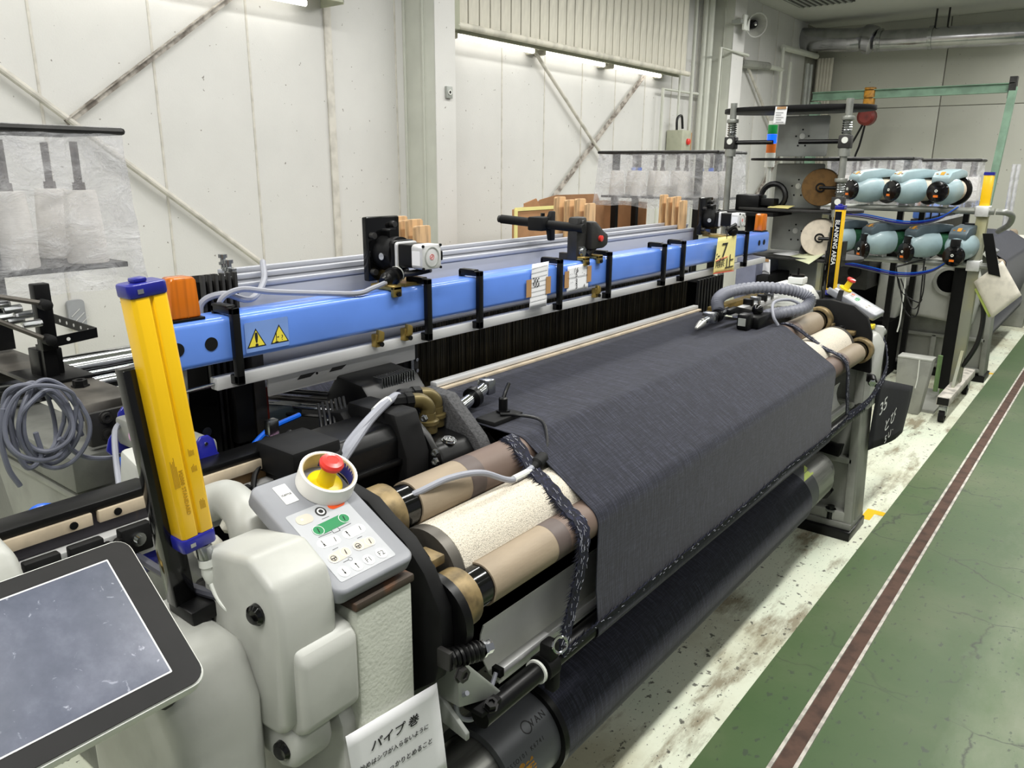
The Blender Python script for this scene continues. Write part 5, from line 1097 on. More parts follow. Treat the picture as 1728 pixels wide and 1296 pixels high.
for k in range(9):
    a, bb = fY(894 + .4*k, 518 - 8*k, BY - .0055), fY(922 + .3*k, 511 - 8*k, BY - .0055); ln_.cyl(a, bb, .0004, n=4)
ln_.obj('printed_lines', 'ink_grey', p1)
p2 = sheet('number_note', 'white note with handwritten numbers taped to the blue beam under the clamp', quad(((956, 495), (992, 486), (994, 443), (958, 450)), BY - .004), .0004, 'paper', group='papers on the beam')
for s, px, py, sz in (('/ 6', 973, 456, .022), ('5', 973, 464, .022), ('3', 973, 475, .024), ('3', 973, 483, .024), ('4', 986, 482, .016), ('· ·  ·', 966, 463, .018), ('· ..', 985, 460, .018), ('· ·', 965, 477, .018)): note(s, px, py, sz, V((1, 0, 0)), BY - .0062, p2)
a, bb = fY(957, 470, BY - .0062), fY(992, 463, BY - .0062); B().cyl(a, bb, .0005, n=5).obj('line', 'ink', p2)
for par, px, py in ((p1, 892, 487), (p1, 925, 481), (p2, 956, 472), (p2, 994, 462)):
    p = fY(px, py, BY - .005); B(T(p)).box((-.012, -.0015, -.026), (.012, -.0005, .026)).obj('brown_tape', 'tape_brown', par)
# ================================================================ yarn creels under plastic film
def cone(x, y, z, h, lb, grp, r=.055, blue=False, sp=.14):
    t = thing('yarn_cone', lb, 'yarn cone', (x, y, z), grp)
    B(T(x, y, z)).lathe([(r*1.02, 0), (r*1.05, .01), (r*.82, h - .008), (r*.78, h), (r*.35, h)], n=20).obj('yarn', 'yarn_white', t)
    B(T(x, y, z + h)).lathe([(r*.33, -.01), (r*.3, .022), (r*.2, .022)], n=14).obj('cone_tip', 'hose_blue' if blue else 'rod_grey', t)
    B().cyl((x, y, z + h), (x, y, z + h + sp), .011, n=10).obj('spindle', 'rod_grey', t)
    return t
def film_bag(label, x0, x1, y0, y1, z0, z1, seed):
    random.seed(seed); N = 26; M2 = 12; vs = []; fs = []; per = []
    for (xa, ya), (xb, yb) in (((x0, y0), (x1, y0)), ((x1, y0), (x1, y1)), ((x1, y1), (x0, y1)), ((x0, y1), (x0, y0))):
        for k in range(N): per.append((xa + (xb - xa)*k/N, ya + (yb - ya)*k/N))
    Pn = len(per); cxx, cyy = (x0 + x1)/2, (y0 + y1)/2
    for j in range(M2 + 1):
        t = j/M2
        for i, (x, y) in enumerate(per):
            nv = noise.noise(V((x*7, y*7, t*4 + seed))) * .02 + noise.noise(V((x*20, y*20, t*9 + seed))) * .008; k_ = 1 + (.02 + .05*t) * t
            zz = z1 + (z0 - z1)*t + (noise.noise(V((x*5, y*5, seed))) * .03 if j == M2 else 0)
            vs.append((cxx + (x - cxx)*k_ + nv*(1 if t > .05 else .2), cyy + (y - cyy)*k_ + nv*(1 if t > .05 else .2), zz))
    for j in range(M2):
        for i in range(Pn): fs.append((j*Pn + i, j*Pn + (i+1) % Pn, (j+1)*Pn + (i+1) % Pn, (j+1)*Pn + i))
    fs.append(tuple(range(Pn)))
    o = B().add(vs, fs).obj('plastic_cover', 'film', fix=False); tag(o, label, 'plastic cover', 'plastic film covers'); return o
def creel(label, flabel, x0, x1, y0, y1, z0, z1, seed, nx, ny, post, clabel, blue=()):
    t = thing('yarn_creel', label, 'creel', ((x0 + x1)/2, (y0 + y1)/2, 0), 'yarn creels')
    for (a, bb) in (((x0, y0), (x1, y0)), ((x1, y0), (x1, y1)), ((x1, y1), (x0, y1)), ((x0, y1), (x0, y0))): B().cyl((*a, z1 - .012), (*bb, z1 - .012), .010, n=8).obj('top_rod', 'graphite', t)
    B().box((x0 + .02, y0 + .02, z0 + .055), (x1 - .02, y1 - .02, z0 + .07)).obj('tray', 'black', t)
    for (px_, py_, zz) in post: B().box((px_ - .02, py_ - .02, zz), (px_ + .02, py_ + .02, z1 - .01)).obj('post', 'black', t)
    k = 0
    for i in range(nx):
        for j in range(ny):
            x = x0 + (x1 - x0) * (i + .5)/nx; y = y0 + (y1 - y0) * (j + .5)/ny
            cone(x, y, z0 + .07, (z1 - z0)*.46, clabel, clabel, blue=(k % 3 == 0 and blue), sp=(z1 - z0)*.3); k += 1
    film_bag(flabel, x0, x1, y0, y1, z0, z1, seed); return t
creel('tall black yarn creel under film at the left picture edge', 'crinkled clear plastic film hung over the near left creel', .40, 1.19, 2.40, 2.80, 1.29, 1.752, 3, 4, 2, ((.80, 2.42, 1.15),), 'white yarn cone inside the near left film cover')
creel('yarn creel under film behind the loom near the cardboard box', 'clear plastic film over the creel behind the blue beam', 5.0, 5.47, 2.23, 3.14, 1.385, 1.765, 5, 2, 5, ((5.1, 3.05, 0), (5.1, 2.4, 0), (5.4, 3.05, 0), (5.4, 2.4, 0)), 'white yarn cone inside the film cover behind the blue beam', True)
creel('yarn creel under film behind the weft feeders, nearer one', 'clear plastic film behind the weft feeders, left one', 6.47, 6.77, 1.37, 1.97, 1.36, 1.742, 8, 2, 5, ((6.5, 1.93, 0), (6.5, 1.41, 0)), 'white yarn cone under the left film cover behind the feeders')
creel('yarn creel under film behind the weft feeders, farther one', 'clear plastic film behind the weft feeders, right one', 6.84, 7.08, .99, 1.41, 1.36, 1.735, 9, 2, 4, ((7.0, 1.36, 0), (7.0, 1.05, 0)), 'white yarn cone under the right film cover behind the feeders')
# frame, springs and perforated arms below the near creel
SF = thing('tension_spring_rack', 'black yarn tension rack with rows of coil springs and perforated arms', 'spring rack', (.72, 2.1, 1.15))
B().box((.735, 2.02, 1.145), (.79, 2.08, 1.215)).obj('foot_post', 'black', SF, bevel=.003); B().box((.70, 1.95, 1.144), (.83, 2.13, 1.152)).obj('foot_plate', 'black', SF, bevel=.002)
pv = [fY(70, 500, 2.0), fY(85, 583, 2.0)]; B().box((pv[0].x - .018, 1.99, pv[1].z - .01), (pv[0].x + .018, 2.02, pv[0].z + .03)).obj('upright', 'black', SF, bevel=.003)
a, bb, c = fY(82, 540, 2.02), fY(163, 560, 2.0), fY(85, 580, 1.95)
q1, q2, q3 = fY(84, 535, 2.25), fY(163, 561, 1.98), fY(88, 578, 1.98)
for (u_, w_) in ((q1, q2), (q3, q2)):
    d = (w_ - u_); m_ = frame(u_, d, (0, 0, 1)); ar = B(m_).box((0, -.012, -.002), (d.length, .012, .002)).obj('perforated_arm', 'black', SF)
    for k in range(6 if u_ is q1 else 1):
        s = .1 + .15*k if u_ is q1 else .35
        for sgn in (1, -1): B(m_ @ T(d.length*s, 0, .0022*sgn)).prism(circ(.0045, 14), -.0003, .0003).obj('hole', 'wall_paint', ar)
for k, (pa, pb) in enumerate((((-14, 515), (16, 512)), ((6, 524), (36, 519)), ((25, 534), (56, 529)), ((38, 549), (70, 544)), ((-8, 537), (20, 533)), ((12, 543), (40, 538)))):
    a, bb = fY(*pa, 1.98), fY(*pb, 1.98); B().spring(a, bb, .0085, .0010, 15, 5, 8).obj('coil_spring', 'steel', SF)
for pa, pb in (((-20, 498), (72, 512)), ((-20, 535), (76, 572))): a, bb = fY(*pa, 1.97), fY(*pb, 1.97); B().cyl(a, bb, .006, n=8).obj('side_bar', 'grey_brown_metal', SF)
for px, py in ((77, 515), (84, 574)): p = fY(px, py, 1.96); B(T(p) @ rot('X', 90)).lathe([(.013, -.02), (.013, .01), (.006, .014)], n=12).obj('pivot', 'black_matte', SF)
B().box((pv[0].x - .015, 2.0, 1.15), (pv[0].x + .015, 2.04, pv[1].z)).obj('leg', 'black', SF)
# loose grey cable coil hanging on the bracket
CC = thing('cable_coil', 'bundle of looped grey cable hanging from the grey bracket', 'cable', (.62, 1.6, .98))
random.seed(11); cc0 = fY(68, 708, 1.66)
for k in range(9):
    rx = .052 + random.uniform(-.012, .012); rz = .075 + random.uniform(-.014, .012); tl = random.uniform(-.35, .35); dx, dz = random.uniform(-.02, .02), random.uniform(-.015, .01); ph = random.uniform(0, 1)
    pts = []
    for i in range(15):
        a = 2*math.pi*i/14 + ph; u_, v_ = rx*math.cos(a), rz*math.sin(a)*(1 + .12*math.sin(a*2 + k)); pts.append(cc0 + V((u_*math.cos(tl) - v_*math.sin(tl) + dx, .012*math.sin(a*2 + k) - .006*k, u_*math.sin(tl) + v_*math.cos(tl) + dz)))
    B().tube(pts, .0045, 8, sm=5).obj('cable_loop', 'cable_coil', CC)
for px in ([(12, 700), (28, 760), (48, 790), (70, 770), (60, 730)], [(5, 690), (2, 740), (14, 790), (34, 820)], [(100, 740), (140, 770), (190, 772), (215, 758)], [(60, 650), (90, 668), (130, 720), (138, 735)]):
    B().tube([fY(*p, 1.63) for p in px], .0052, 8, sm=6).obj('cable_tail', 'cable_coil', CC)
# cardboard boxes against the wall
def carton():
    t = thing('cardboard_box', 'open cardboard box with raised flaps behind the heald frames', 'box', (4.6, 3.3, .9))
    xa, xb = fY(868, 400, 3.1).x, fY(955, 400, 3.1).x; zt = fY(900, 352, 3.1).z
    xc = fY(1028, 350, 3.45).x
    B().box((xa, 3.1, .2), (xb, 3.12, zt)).obj('front_wall', 'cardboard', t); B().prism([(xa, 3.12), (xa + .01, 3.12), (fY(905, 365, 3.5).x + .01, 3.5), (fY(905, 365, 3.5).x, 3.5)], .2, zt).obj('side_wall', 'cardboard', t)
    B().box((fY(905, 365, 3.5).x, 3.49, .2), (xc, 3.5, zt + .0)).obj('back_wall', 'cardboard_in', t); B().box((xc - .01, 3.1, .2), (xc, 3.5, zt)).obj('side_wall', 'cardboard_in', t)
    B().prism([(fY(905, 352, 3.5).x, zt), (fY(912, 337, 3.5).x, fY(912, 337, 3.5).z), (fY(940, 329, 3.5).x, fY(940, 329, 3.5).z), (fY(1008, 327, 3.5).x, fY(1008, 327, 3.5).z), (fY(1030, 390, 3.5).x, fY(1030, 390, 3.5).z), (fY(905, 400, 3.5).x, fY(905, 400, 3.5).z)], 3.5, 3.508, axis='y').obj('flap', 'cardboard_in', t)
    B().prism([(fY(930, 352, 3.3).x, zt - .15), (fY(905, 345, 3.3).x, zt + .05), (fY(885, 350, 3.3).x, zt + .02), (fY(885, 400, 3.3).x, zt - .15)], 3.3, 3.308, axis='y').obj('flap', 'cardboard', t)
    B().box((xa, 3.094, zt - .01), (xb, 3.1, zt + .012)).obj('packing_tape', 'paper_cream', t); B().box((xa - .004, 3.09, .3), (xa + .02, 3.1, zt)).obj('packing_tape', 'paper_cream', t)
    return t
carton()
st_ = B().box((3.4, 2.95, 0), (4.95, 3.6, .2)).obj('low_platform', 'machine_grey', bevel=.01); tag(st_, 'low grey platform under the cardboard box behind the loom', 'platform')
nb = thing('wall_plate', 'small dark square plate on the wall behind the near creel', 'plate', fY(129, 535, 4.28)); p = fY(129, 530, 4.285)
B(frame(p, (1, 0, 0), (0, 0, 1))).slab(.085, .15, .02, -.01, .01).obj('plate', 'feeder_grey', nb); 
for k in range(3): B(frame(p + V((0, -.012, 0)), (1, 0, 0), (0, 0, 1))).box((-.03, -.05 + .03*k, 0), (.03, -.046 + .03*k, .002), rot('Z', 40)).obj('scratch', 'alu_white', nb)
# ================================================================ selvedge spool rack right of the loom
RK = thing('spool_rack', 'spool rack with dark oval shelves and grey panels on sprung posts', 'rack', (4.4, 1.6, 0))
RX = 4.4
def post(y, zt, mt_='mast_grey', z0=0): return B().cyl((RX, y, z0), (RX, y, zt), .018, n=16).obj('post', mt_, RK)
yR = fX(1415, 340, RX).y; yL = fX(1237, 200, RX).y
post(yR, 2.0); post(yL, 2.0); B().box((RX - .12, yR - .1, 0), (RX + .5, yL + .1, .03)).obj('base', 'black_matte', RK, bevel=.004)
for y in (yR, yL):
    for zc_, st in ((1.86, True), (1.55, True), (1.27, True), (.98, True)):
        if y == yL and zc_ < 1.8: continue
        B(T(RX, y, zc_)).lathe([(.032, .035), (.032, .055), (.026, .055)], n=16).obj('collar', 'mast_grey', RK, bevel=.003)
        B().spring((RX, y, zc_ - .035), (RX, y, zc_ + .035), .023, .0035, 6, 5, 10).obj('spring', 'steel', RK)
        B(T(RX, y, zc_ - .07)).box((-.03, -.03, -.035), (.03, .03, .03)).obj('clamp_block', 'graphite', RK, bevel=.005)
        B(T(RX, y, zc_ - .125)).lathe([(.03, -.02), (.03, .02)], n=16).obj('collar', 'mast_grey', RK)
        B(T(RX - .03, y - .005, zc_ - .065) @ rot('Y', -90)).lathe([(.016, 0), (.016, .006), (.007, .006)], n=14).obj('bolt', 'white_plastic', RK)
def shelf(pa, pb, thick, mt_='black_matte'):
    a, bb = fX(*pa, RX + .1), fX(*pb, RX + .1); z = (a.z + bb.z)/2; cy = (a.y + bb.y)/2; L_ = abs(a.y - bb.y)
    return B(T(RX + .18, cy, z)).prism([(.22*math.cos(q)*(.75 + .25*abs(math.cos(q))), L_/2*math.copysign(abs(math.sin(q))**.6, math.sin(q))) for q in [2*math.pi*k/36 for k in range(36)]], -thick/2, thick/2).obj('shelf', mt_, RK, bevel=.003)
shelf((1217, 186), (1472, 182), .024); shelf((1262, 268), (1460, 270), .012); shelf((1235, 352), (1450, 356), .016, 'graphite'); shelf((1262, 432), (1450, 436), .016, 'graphite')
def panel(px, X):
    (xa, ya), (xb, yb) = px; a, bb = fX(xa, ya, X), fX(xb, yb, X); cy, cz = (a.y + bb.y)/2, (a.z + bb.z)/2
    o = B(frame((X, cy, cz), (0, 1, 0), (0, 0, 1))).slab(abs(a.y - bb.y), abs(a.z - bb.z), .012, -.006, .006).obj('sheet_panel', 'sheet_grey', RK, bevel=.002)
    B(T(X - .007, cy, cz) @ rot('Y', -90)).lathe([(.016, 0), (.016, .002), (.010, .002), (.010, .006), (.004, .006)], n=14).obj('centre_boss', 'white_plastic', o)
    for dy, dz in ((.035, 0), (-.035, 0), (0, .035), (.02, -.05), (-.02, -.05)): B(T(X - .007, cy + dy, cz + dz) @ rot('Y', -90)).lathe([(.005, 0), (.005, .002)], n=8).obj('hole', 'black', o)
panel(((1310, 264), (1402, 194)), 4.6); panel(((1305, 350), (1393, 276)), 4.6); panel(((1300, 420), (1388, 357)), 4.6); panel(((1290, 505), (1380, 440)), 4.6)
for y, z in ((yL, 1.79), (yR, 1.79)): 
    d = -1 if y == yL else 1; B().cyl((RX, y, z), (RX, y + .24*d, z), .012, n=10).obj('arm', 'black', RK)
for zz in (1.18,): B().box((RX - .04, yR - .06, zz - .03), (RX + .04, yR + .02, zz + .1)).obj('bracket', 'black', RK)
def spool(px, py, X, r, mt_, label):
    p = fX(px, py, X); t = thing('yarn_spool', label, 'spool', p, 'spools on the rack'); m_, _ = along(p, p + V((-1, -.25, 0)))
    B(m_).lathe([(r*.25, -.07), (r, -.07), (r*1.02, -.06), (r*1.0, .06), (r*.97, .07), (r*.28, .07)], n=32).obj('yarn', mt_, t); B(m_).lathe([(r*.26, .065), (r*.26, .075), (r*.18, .075), (r*.18, .05)], n=18).obj('core', 'black', t)
    B().tube([m_ @ V((0, 0, .07)), m_ @ V((0, 0, .11)), V((RX, yR, p.z))], .009, 8, sm=0).obj('holder', 'black', t); return t
spool(1386, 316, 4.5, .098, 'yarn_brown', 'brown yarn spool held on the rack'); spool(1384, 400, 4.48, .098, 'yarn_cream', 'cream yarn spool below the brown one on the rack')
p = fX(1362, 422, 4.5); t = thing('black_bobbin', 'small black bobbin below the cream spool', 'bobbin', p); B(along(p, p + V((-1, -.4, .3)))[0]).lathe([(.04, -.04), (.04, .04), (.02, .04)], n=18).obj('bobbin', 'black', t); B().box((p.x - .03, p.y - .02, p.z - .06), (p.x + .03, p.y + .02, p.z - .02)).obj('holder', 'black', t)
X5 = RX - .05
sh1 = sheet('rack_slip', 'white printed slip taped to the top shelf of the spool rack', [fX(1304, 210, X5), fX(1325, 210, X5), fX(1329, 180, X5), fX(1309, 180, X5)], .0005, 'paper', group='rack papers')
for k in range(5): a, bb = fX(1309, 190 + 4*k, X5 - .004), fX(1322 - (k % 2)*4, 190 + 4*k, X5 - .004); B().cyl(a, bb, .0012, n=4).obj('print', 'ink_grey', sh1)
a = fX(1319, 182, X5 - .004); B(T(a)).box((-.001, -.025, -.006), (.001, .025, .006)).obj('brown_tape', 'tape_brown', sh1)
sh2 = sheet('rack_slip', 'small white slip with a curve drawn on it taped below the lowest rack shelf', [fX(1280, 465, X5), fX(1299, 465, X5), fX(1300, 438, X5), fX(1281, 438, X5)], .0005, 'paper', group='rack papers')
a = fX(1290, 439, X5 - .004); B(T(a)).box((-.001, -.025, -.008), (.001, .025, .008)).obj('brown_tape', 'tape_brown', sh2); B().tube([fX(1282, 463, X5 - .004), fX(1289, 457, X5 - .004), fX(1298, 461, X5 - .004)], .002, 5).obj('curve', 'ink_grey', sh2)
sheet('loose_paper', 'pale green paper lying on the lowest rack shelf', [fX(1320, 433, 4.42), fX(1365, 446, 4.3), fX(1398, 424, 4.45), fX(1345, 428, 4.6)], .001, 'paper_wash', group='rack papers', curl=.01)
sheet('loose_paper', 'white paper lying under the green one on the rack shelf', [fX(1294, 428, 4.5), fX(1330, 437, 4.4), fX(1360, 428, 4.5), fX(1330, 426, 4.6)], .001, 'paper', group='rack papers', curl=.008)
sheet('loose_paper', 'yellow note lying on the third rack shelf', [fX(1295, 350, 4.4), fX(1330, 352, 4.35), fX(1342, 347, 4.5), fX(1305, 346, 4.55)], .001, 'paper_cream', group='rack papers')
# grey and black cabinets under the rack
cbn = thing('control_cabinet', 'grey-blue and black cabinet standing behind the far loom frame', 'cabinet', (4.3, 1.9, 0))
a, bb = fX(1243, 440, 4.25), fX(1277, 440, 4.25); B().box((4.25, bb.y, 0), (4.6, a.y, a.z + .02)).obj('grey_side', 'sheet_bluegrey', cbn, bevel=.006); B().box((4.246, (a.y + bb.y)/2 - .05, .97), (4.25, a.y - .02, .99)).obj('slot', 'black', cbn)
c = fX(1298, 440, 4.25); B().box((4.26, c.y, 0), (4.6, bb.y, 1.08)).obj('black_side', 'black_matte', cbn, bevel=.006)
d = fX(1395, 440, 4.35); B().box((4.4, d.y + .12, 0), (4.75, c.y, .96)).obj('dark_body', 'graphite', cbn, bevel=.008)
# signal tower
p = fX(1302, 240, 4.95); sg = thing('signal_tower', 'signal light tower with green, lit blue and orange segments', 'signal light', (p.x, p.y, .9))
zz = [fX(1304, y, 4.95).z for y in (320, 282, 262, 258, 242, 226, 210)]
B().cyl((p.x, p.y, .6), (p.x, p.y, zz[1]), .013, n=10).obj('pole', 'white_plastic', sg); B().cyl((p.x, p.y, zz[1]), (p.x, p.y, zz[3]), .03, n=18).obj('base', 'white_plastic', sg)
for k, m_ in ((3, 'stack_orange'), (4, 'stack_blue'), (5, 'stack_green')): B().cyl((p.x, p.y, zz[k]), (p.x, p.y, zz[k + 1] - .003), .0285, n=20).obj('light_segment', m_, sg)
B().cyl((p.x, p.y, zz[6] - .003), (p.x, p.y, zz[6] + .02), .026, n=18).obj('top', 'white_plastic', sg); B().box((p.x - .1, p.y - .1, 0), (p.x + .1, p.y + .1, .6)).obj('stand', 'graphite', sg)
# black motor boxes and hose ring beside the beam end
mb = thing('drive_unit', 'black drive unit with hose ring beside the far beacon lamp', 'drive unit', (4.35, 1.95, 1.4)); q = fX(1270, 340, 4.5)
B(T(q)).box((-.06, -.06, -.05), (.06, .08, .04)).obj('body', 'black', mb, bevel=.008); B(T(q)).box((-.04, -.14, -.02), (.04, -.06, .02)).obj('nose', 'black_matte', mb, bevel=.006); B().torus(frame(q + V((.05, -.1, .03)), (0, 1, 0), (0, 0, 1)), .07, .016, 20, 8).obj('hose_ring', 'cable_black', mb); B().box((q.x - .2, q.y - .2, q.z - .07), (q.x + .2, q.y + .15, q.z - .05)).obj('shelf_plate', 'black_matte', mb)
pr = fX(1280, 440, 4.9); B().cyl((q.x, q.y, 0), (q.x, q.y, q.z - .06), .03, n=10).obj('stand', 'black_matte', mb)
# ================================================================ weft feeders on their stand
FS = thing('feeder_stand', 'wheeled steel stand with square post carrying the weft feeder rails', 'stand', (6.25, .85, 0))
PX, PY = 6.25, .84
B().box((PX - .03, PY - .035, .12), (PX + .03, PY + .035, 1.36)).obj('post', 'stand_steel', FS, bevel=.004); B().box((PX - .02, PY + .035, .12), (PX + .03, PY + .10, 1.3)).obj('cable_duct', 'black', FS)
o = B().box((5.74, .785, .125), (6.75, .865, .185)).obj('foot_beam', 'strip_edge', FS, bevel=.006); B().box((5.735, .79, .13), (5.742, .86, .18)).obj('end_plug', 'black', o)
for x in (5.80, 6.68):
    f = B().prism([(x - .03, .125), (x + .03, .125), (x + .015, .05), (x - .03, .05)], .80, .85, axis='y').obj('caster_fork', 'steel', FS, bevel=.003); B(T(x - .01, .803, .045) @ rot('X', -90)).lathe([(.02, 0), (.045, .004), (.045, .04), (.02, .044)], n=22).obj('caster_wheel', 'black_matte', f)
B().prism([(6.05, .185), (6.22, .185), (6.22, .42)], .815, .835, axis='y').obj('gusset', 'stand_steel', FS)
rails = []
for z, ya, yb in ((1.385, 1.95, .77), (1.02, 1.95, .70)):
    B().cyl((PX - .05, ya, z), (PX - .05, yb, z), .022, n=16).obj('feeder_rail', 'mast_grey', FS); B().box((PX - .085, PY - .04, z - .035), (PX + .03, PY + .04, z + .035)).obj('rail_clamp', 'alu_white', FS, bevel=.004)
B().box((PX - .02, 1.86, .0), (PX + .03, 1.92, 1.4)).obj('post', 'stand_steel', FS)
B().tube([(PX - .05, .76, 1.385), (PX - .04, .70, 1.38), (PX + .1, .68, 1.35), (PX + .35, .72, 1.28), (PX + .55, .8, 1.22)], .02, 12).obj('bent_hose', 'mast_grey', FS)
B().tube([(PX, .82, .93), (PX - .02, .74, .72), (PX - .02, .74, .5), (PX - .02, .80, .33), (PX, .84, .28)], .016, 10).obj('black_hose', 'cable_black', FS); B().cyl((PX, .80, .92), (PX + .01, .83, 1.0), .02, n=10).obj('hose_fitting', 'white_plastic', FS)
B().box((PX - .02, PY - .03, 1.36), (PX + .025, PY + .03, 1.62)).obj('yellow_cap_post', 'safety_yellow', FS, bevel=.003); B().box((PX - .022, PY - .032, 1.62), (PX + .027, PY + .032, 1.64)).obj('blue_cap', 'deep_blue', FS)
for z, sag in ((1.35, .05), (.99, .05)):
    for k in range(3): B().tube([(PX - .09, 1.9, z - .01*k), (PX - .12, 1.6, z - .01 - .012*k), (PX - .12, 1.3, z - sag - .012*k), (PX - .11, 1.1, z - .02 - .008*k), (PX - .09, .98, z + .06)], .0048, 7).obj('cable', ('hose_blue', 'deep_blue', 'cable_dark')[k], FS)
def feeder(label, dark):
    t = thing('weft_feeder', label, 'weft feeder', (0, 0, 0), 'weft feeders on the stand')
    # local: axis along -X (nose towards the viewer), top +Z
    bx = rot('Y', -90); dz = -.055 if dark else -.005
    B(T(.0, 0, 0) @ bx).lathe([(.05, -.02), (.085, -.02), (.092, .04), (.088, .10), (.066, .16), (.045, .18)], n=24).obj('body', 'feeder_blue', t)
    B(bx).lathe([(.05, -.10), (.072, -.10), (.074, -.03), (.05, -.02)], n=24).obj('yarn_drum', 'yarn_cream' if not dark else 'yarn_green', t); B(bx).lathe([(.06, -.135), (.095, -.135), (.098, -.12), (.095, -.105), (.07, -.105)], n=28).obj('drum_ring', 'black', t)
    B().prism([(-.17, .045), (-.17, .085), (-.13, .115), (.02, .135), (.12, .125), (.14, .085), (.02, .075), (-.1, .05)], -.055, .055, axis='y').obj('top_housing', 'feeder_blue' if not dark else 'feeder_dark', t, bevel=.01)
    B(T(-.19, 0, dz) @ bx).lathe([(.02, -.03), (.064, -.02), (.068, -.005), (.062, .012), (.03, .02), (.010, .021)], n=28).obj('nose_disc', 'black_gloss', t)
    B(T(-.211, 0, dz + .005) @ bx).lathe([(.004, 0), (.009, 0), (.009, .003), (.004, .003)], n=14).obj('eyelet', 'white_plastic', t)
    B().box((-.2125, -.014, dz - .035), (-.204, .014, dz - .021)).obj('label', 'stack_orange', t); B().prism([(-.155, .098), (-.135, .115), (-.12, .117), (-.14, .095)], -.012, .012, axis='y').obj('top_label', 'hoist_yellow', t)
    for s in (-1, 1): B().box((-.150, .03*s - .006, .100), (-.142, .03*s + .006, .106)).obj('top_mark', 'hoist_yellow', t)
    B().box((-.06, -.0895, -.008), (-.03, -.086, .008)).obj('brand_mark', 'red_plastic', t); B().box((-.03, -.015, -.13), (.0, .015, -.08)).obj('clamp', 'alu_white', t); B().box((-.19, -.03, dz - .03), (-.15, .03, .05)).obj('sensor_arm', 'black', t, bevel=.006)
    return t
protoA = feeder('x', False); protoB = feeder('x', True)
used = [False, False]
fpos = [(1452, 322, 0, -38), (1522, 322, 0, -38), (1592, 322, 0, -14), (1640, 322, None, 0), (1395, 325, 0, -38)]
upn = ['leftmost', 'second', 'third']
for row, (z_, py, lst, lbl) in enumerate(((1.515, 325, ((1432, -36), (1502, -36), (1582, -10)), 'upper'), (1.15, 400, ((1385, -40), (1454, -40), (1529, -38), (1614, -8)), 'lower'))):
    for i, (px, rz) in enumerate(lst):
        pp_ = fX(px, py, PX - .22); pp_.y -= .2 * math.sin(math.radians(-rz)); nm = ('pale blue weft feeder on the upper rail, %s of three', 'weft feeder with dark top on the lower rail, %s of four')[row] % ('leftmost', 'second from the left', 'third from the left' if row else 'rightmost', 'rightmost')[i]
        pr_ = (protoA, protoB)[row]
        if not used[row]:
            pr_.location = (PX - .03, pp_.y, z_); pr_.rotation_euler = (0, 0, math.radians(rz)); pr_.scale = (1.06, 1.06, 1.06); pr_['label'] = nm; used[row] = True
        else: copy_tree(pr_, (PX - .03, pp_.y, z_), rz, nm)
# newspaper-like sheets and black plate hanging on the stand
np_ = sheet('hanging_leaflet', 'crumpled printed leaflet with green corner hanging on the feeder stand', [fX(1674, 537, PX - .07), fX(1724, 498, PX - .07), fX(1692, 440, PX - .07), fX(1643, 476, PX - .07)], .002, 'paper_print', curl=.02)
sheet('leaflet_corner', 'green leaflet sheet behind the crumpled leaflet on the stand', [fX(1668, 536, PX - .05), fX(1684, 526, PX - .05), fX(1660, 480, PX - .05), fX(1644, 488, PX - .05)], .002, 'paper_green')
a, bb = fX(1660, 395, PX - .08), fX(1688, 466, PX - .08); bp = B().prism([(fX(1658, 394, PX - .09).y, fX(1658, 394, PX - .09).z), (fX(1676, 394, PX - .09).y, fX(1676, 394, PX - .09).z), (fX(1688, 467, PX - .09).y, fX(1688, 467, PX - .09).z), (fX(1668, 462, PX - .09).y, fX(1668, 462, PX - .09).z)], PX - .095, PX - .085, axis='x').obj('black_plate', 'black'); tag(bp, 'flat black plate hanging at the right of the feeder stand', 'plate')
# grey bin, green sockets, dark machinery between the looms
gb = thing('sheet_metal_bin', 'light grey sheet metal box standing between the two looms', 'bin', (5.95, 1.03, 0)); xg = 5.85
ya, yb = fX(1519, 610, xg).y, fX(1568, 610, xg).y; zt = fX(1540, 606, xg).z
B().prism([(ya + .0, 0), (ya + .02, zt), (yb - .02, zt), (yb + .02, 0)], xg, xg + .12, axis='x').obj('body', 'machine_grey', gb, bevel=.004); B().box((xg - .002, yb - .02, zt), (xg + .13, ya + .02, zt + .012)).obj('lid', 'machine_white', gb, bevel=.003); B().tube([(xg - .004, (ya + yb)/2 - .03, zt), (xg - .006, (ya + yb)/2 - .035, zt - .12), (xg - .006, (ya + yb)/2 - .03, zt - .2)], .004, 6).obj('drip', 'white_plastic', gb)
gs = thing('socket_rack', 'floor plate with upright green steel tubes beside the grey bin', 'tube rack', (6.1, 1.0, 0))
B().box((5.95, .90, 0), (6.6, 1.18, .02)).obj('floor_plate', 'machine_grey', gs)
for px, py in ((1578, 660), (1588, 668), (1595, 672), (1610, 655)):
    p = fZ(px, py, .02); B().cyl((p.x, p.y, .02), (p.x, p.y, .30), .017, n=14).obj('tube', 'post_green', gs)
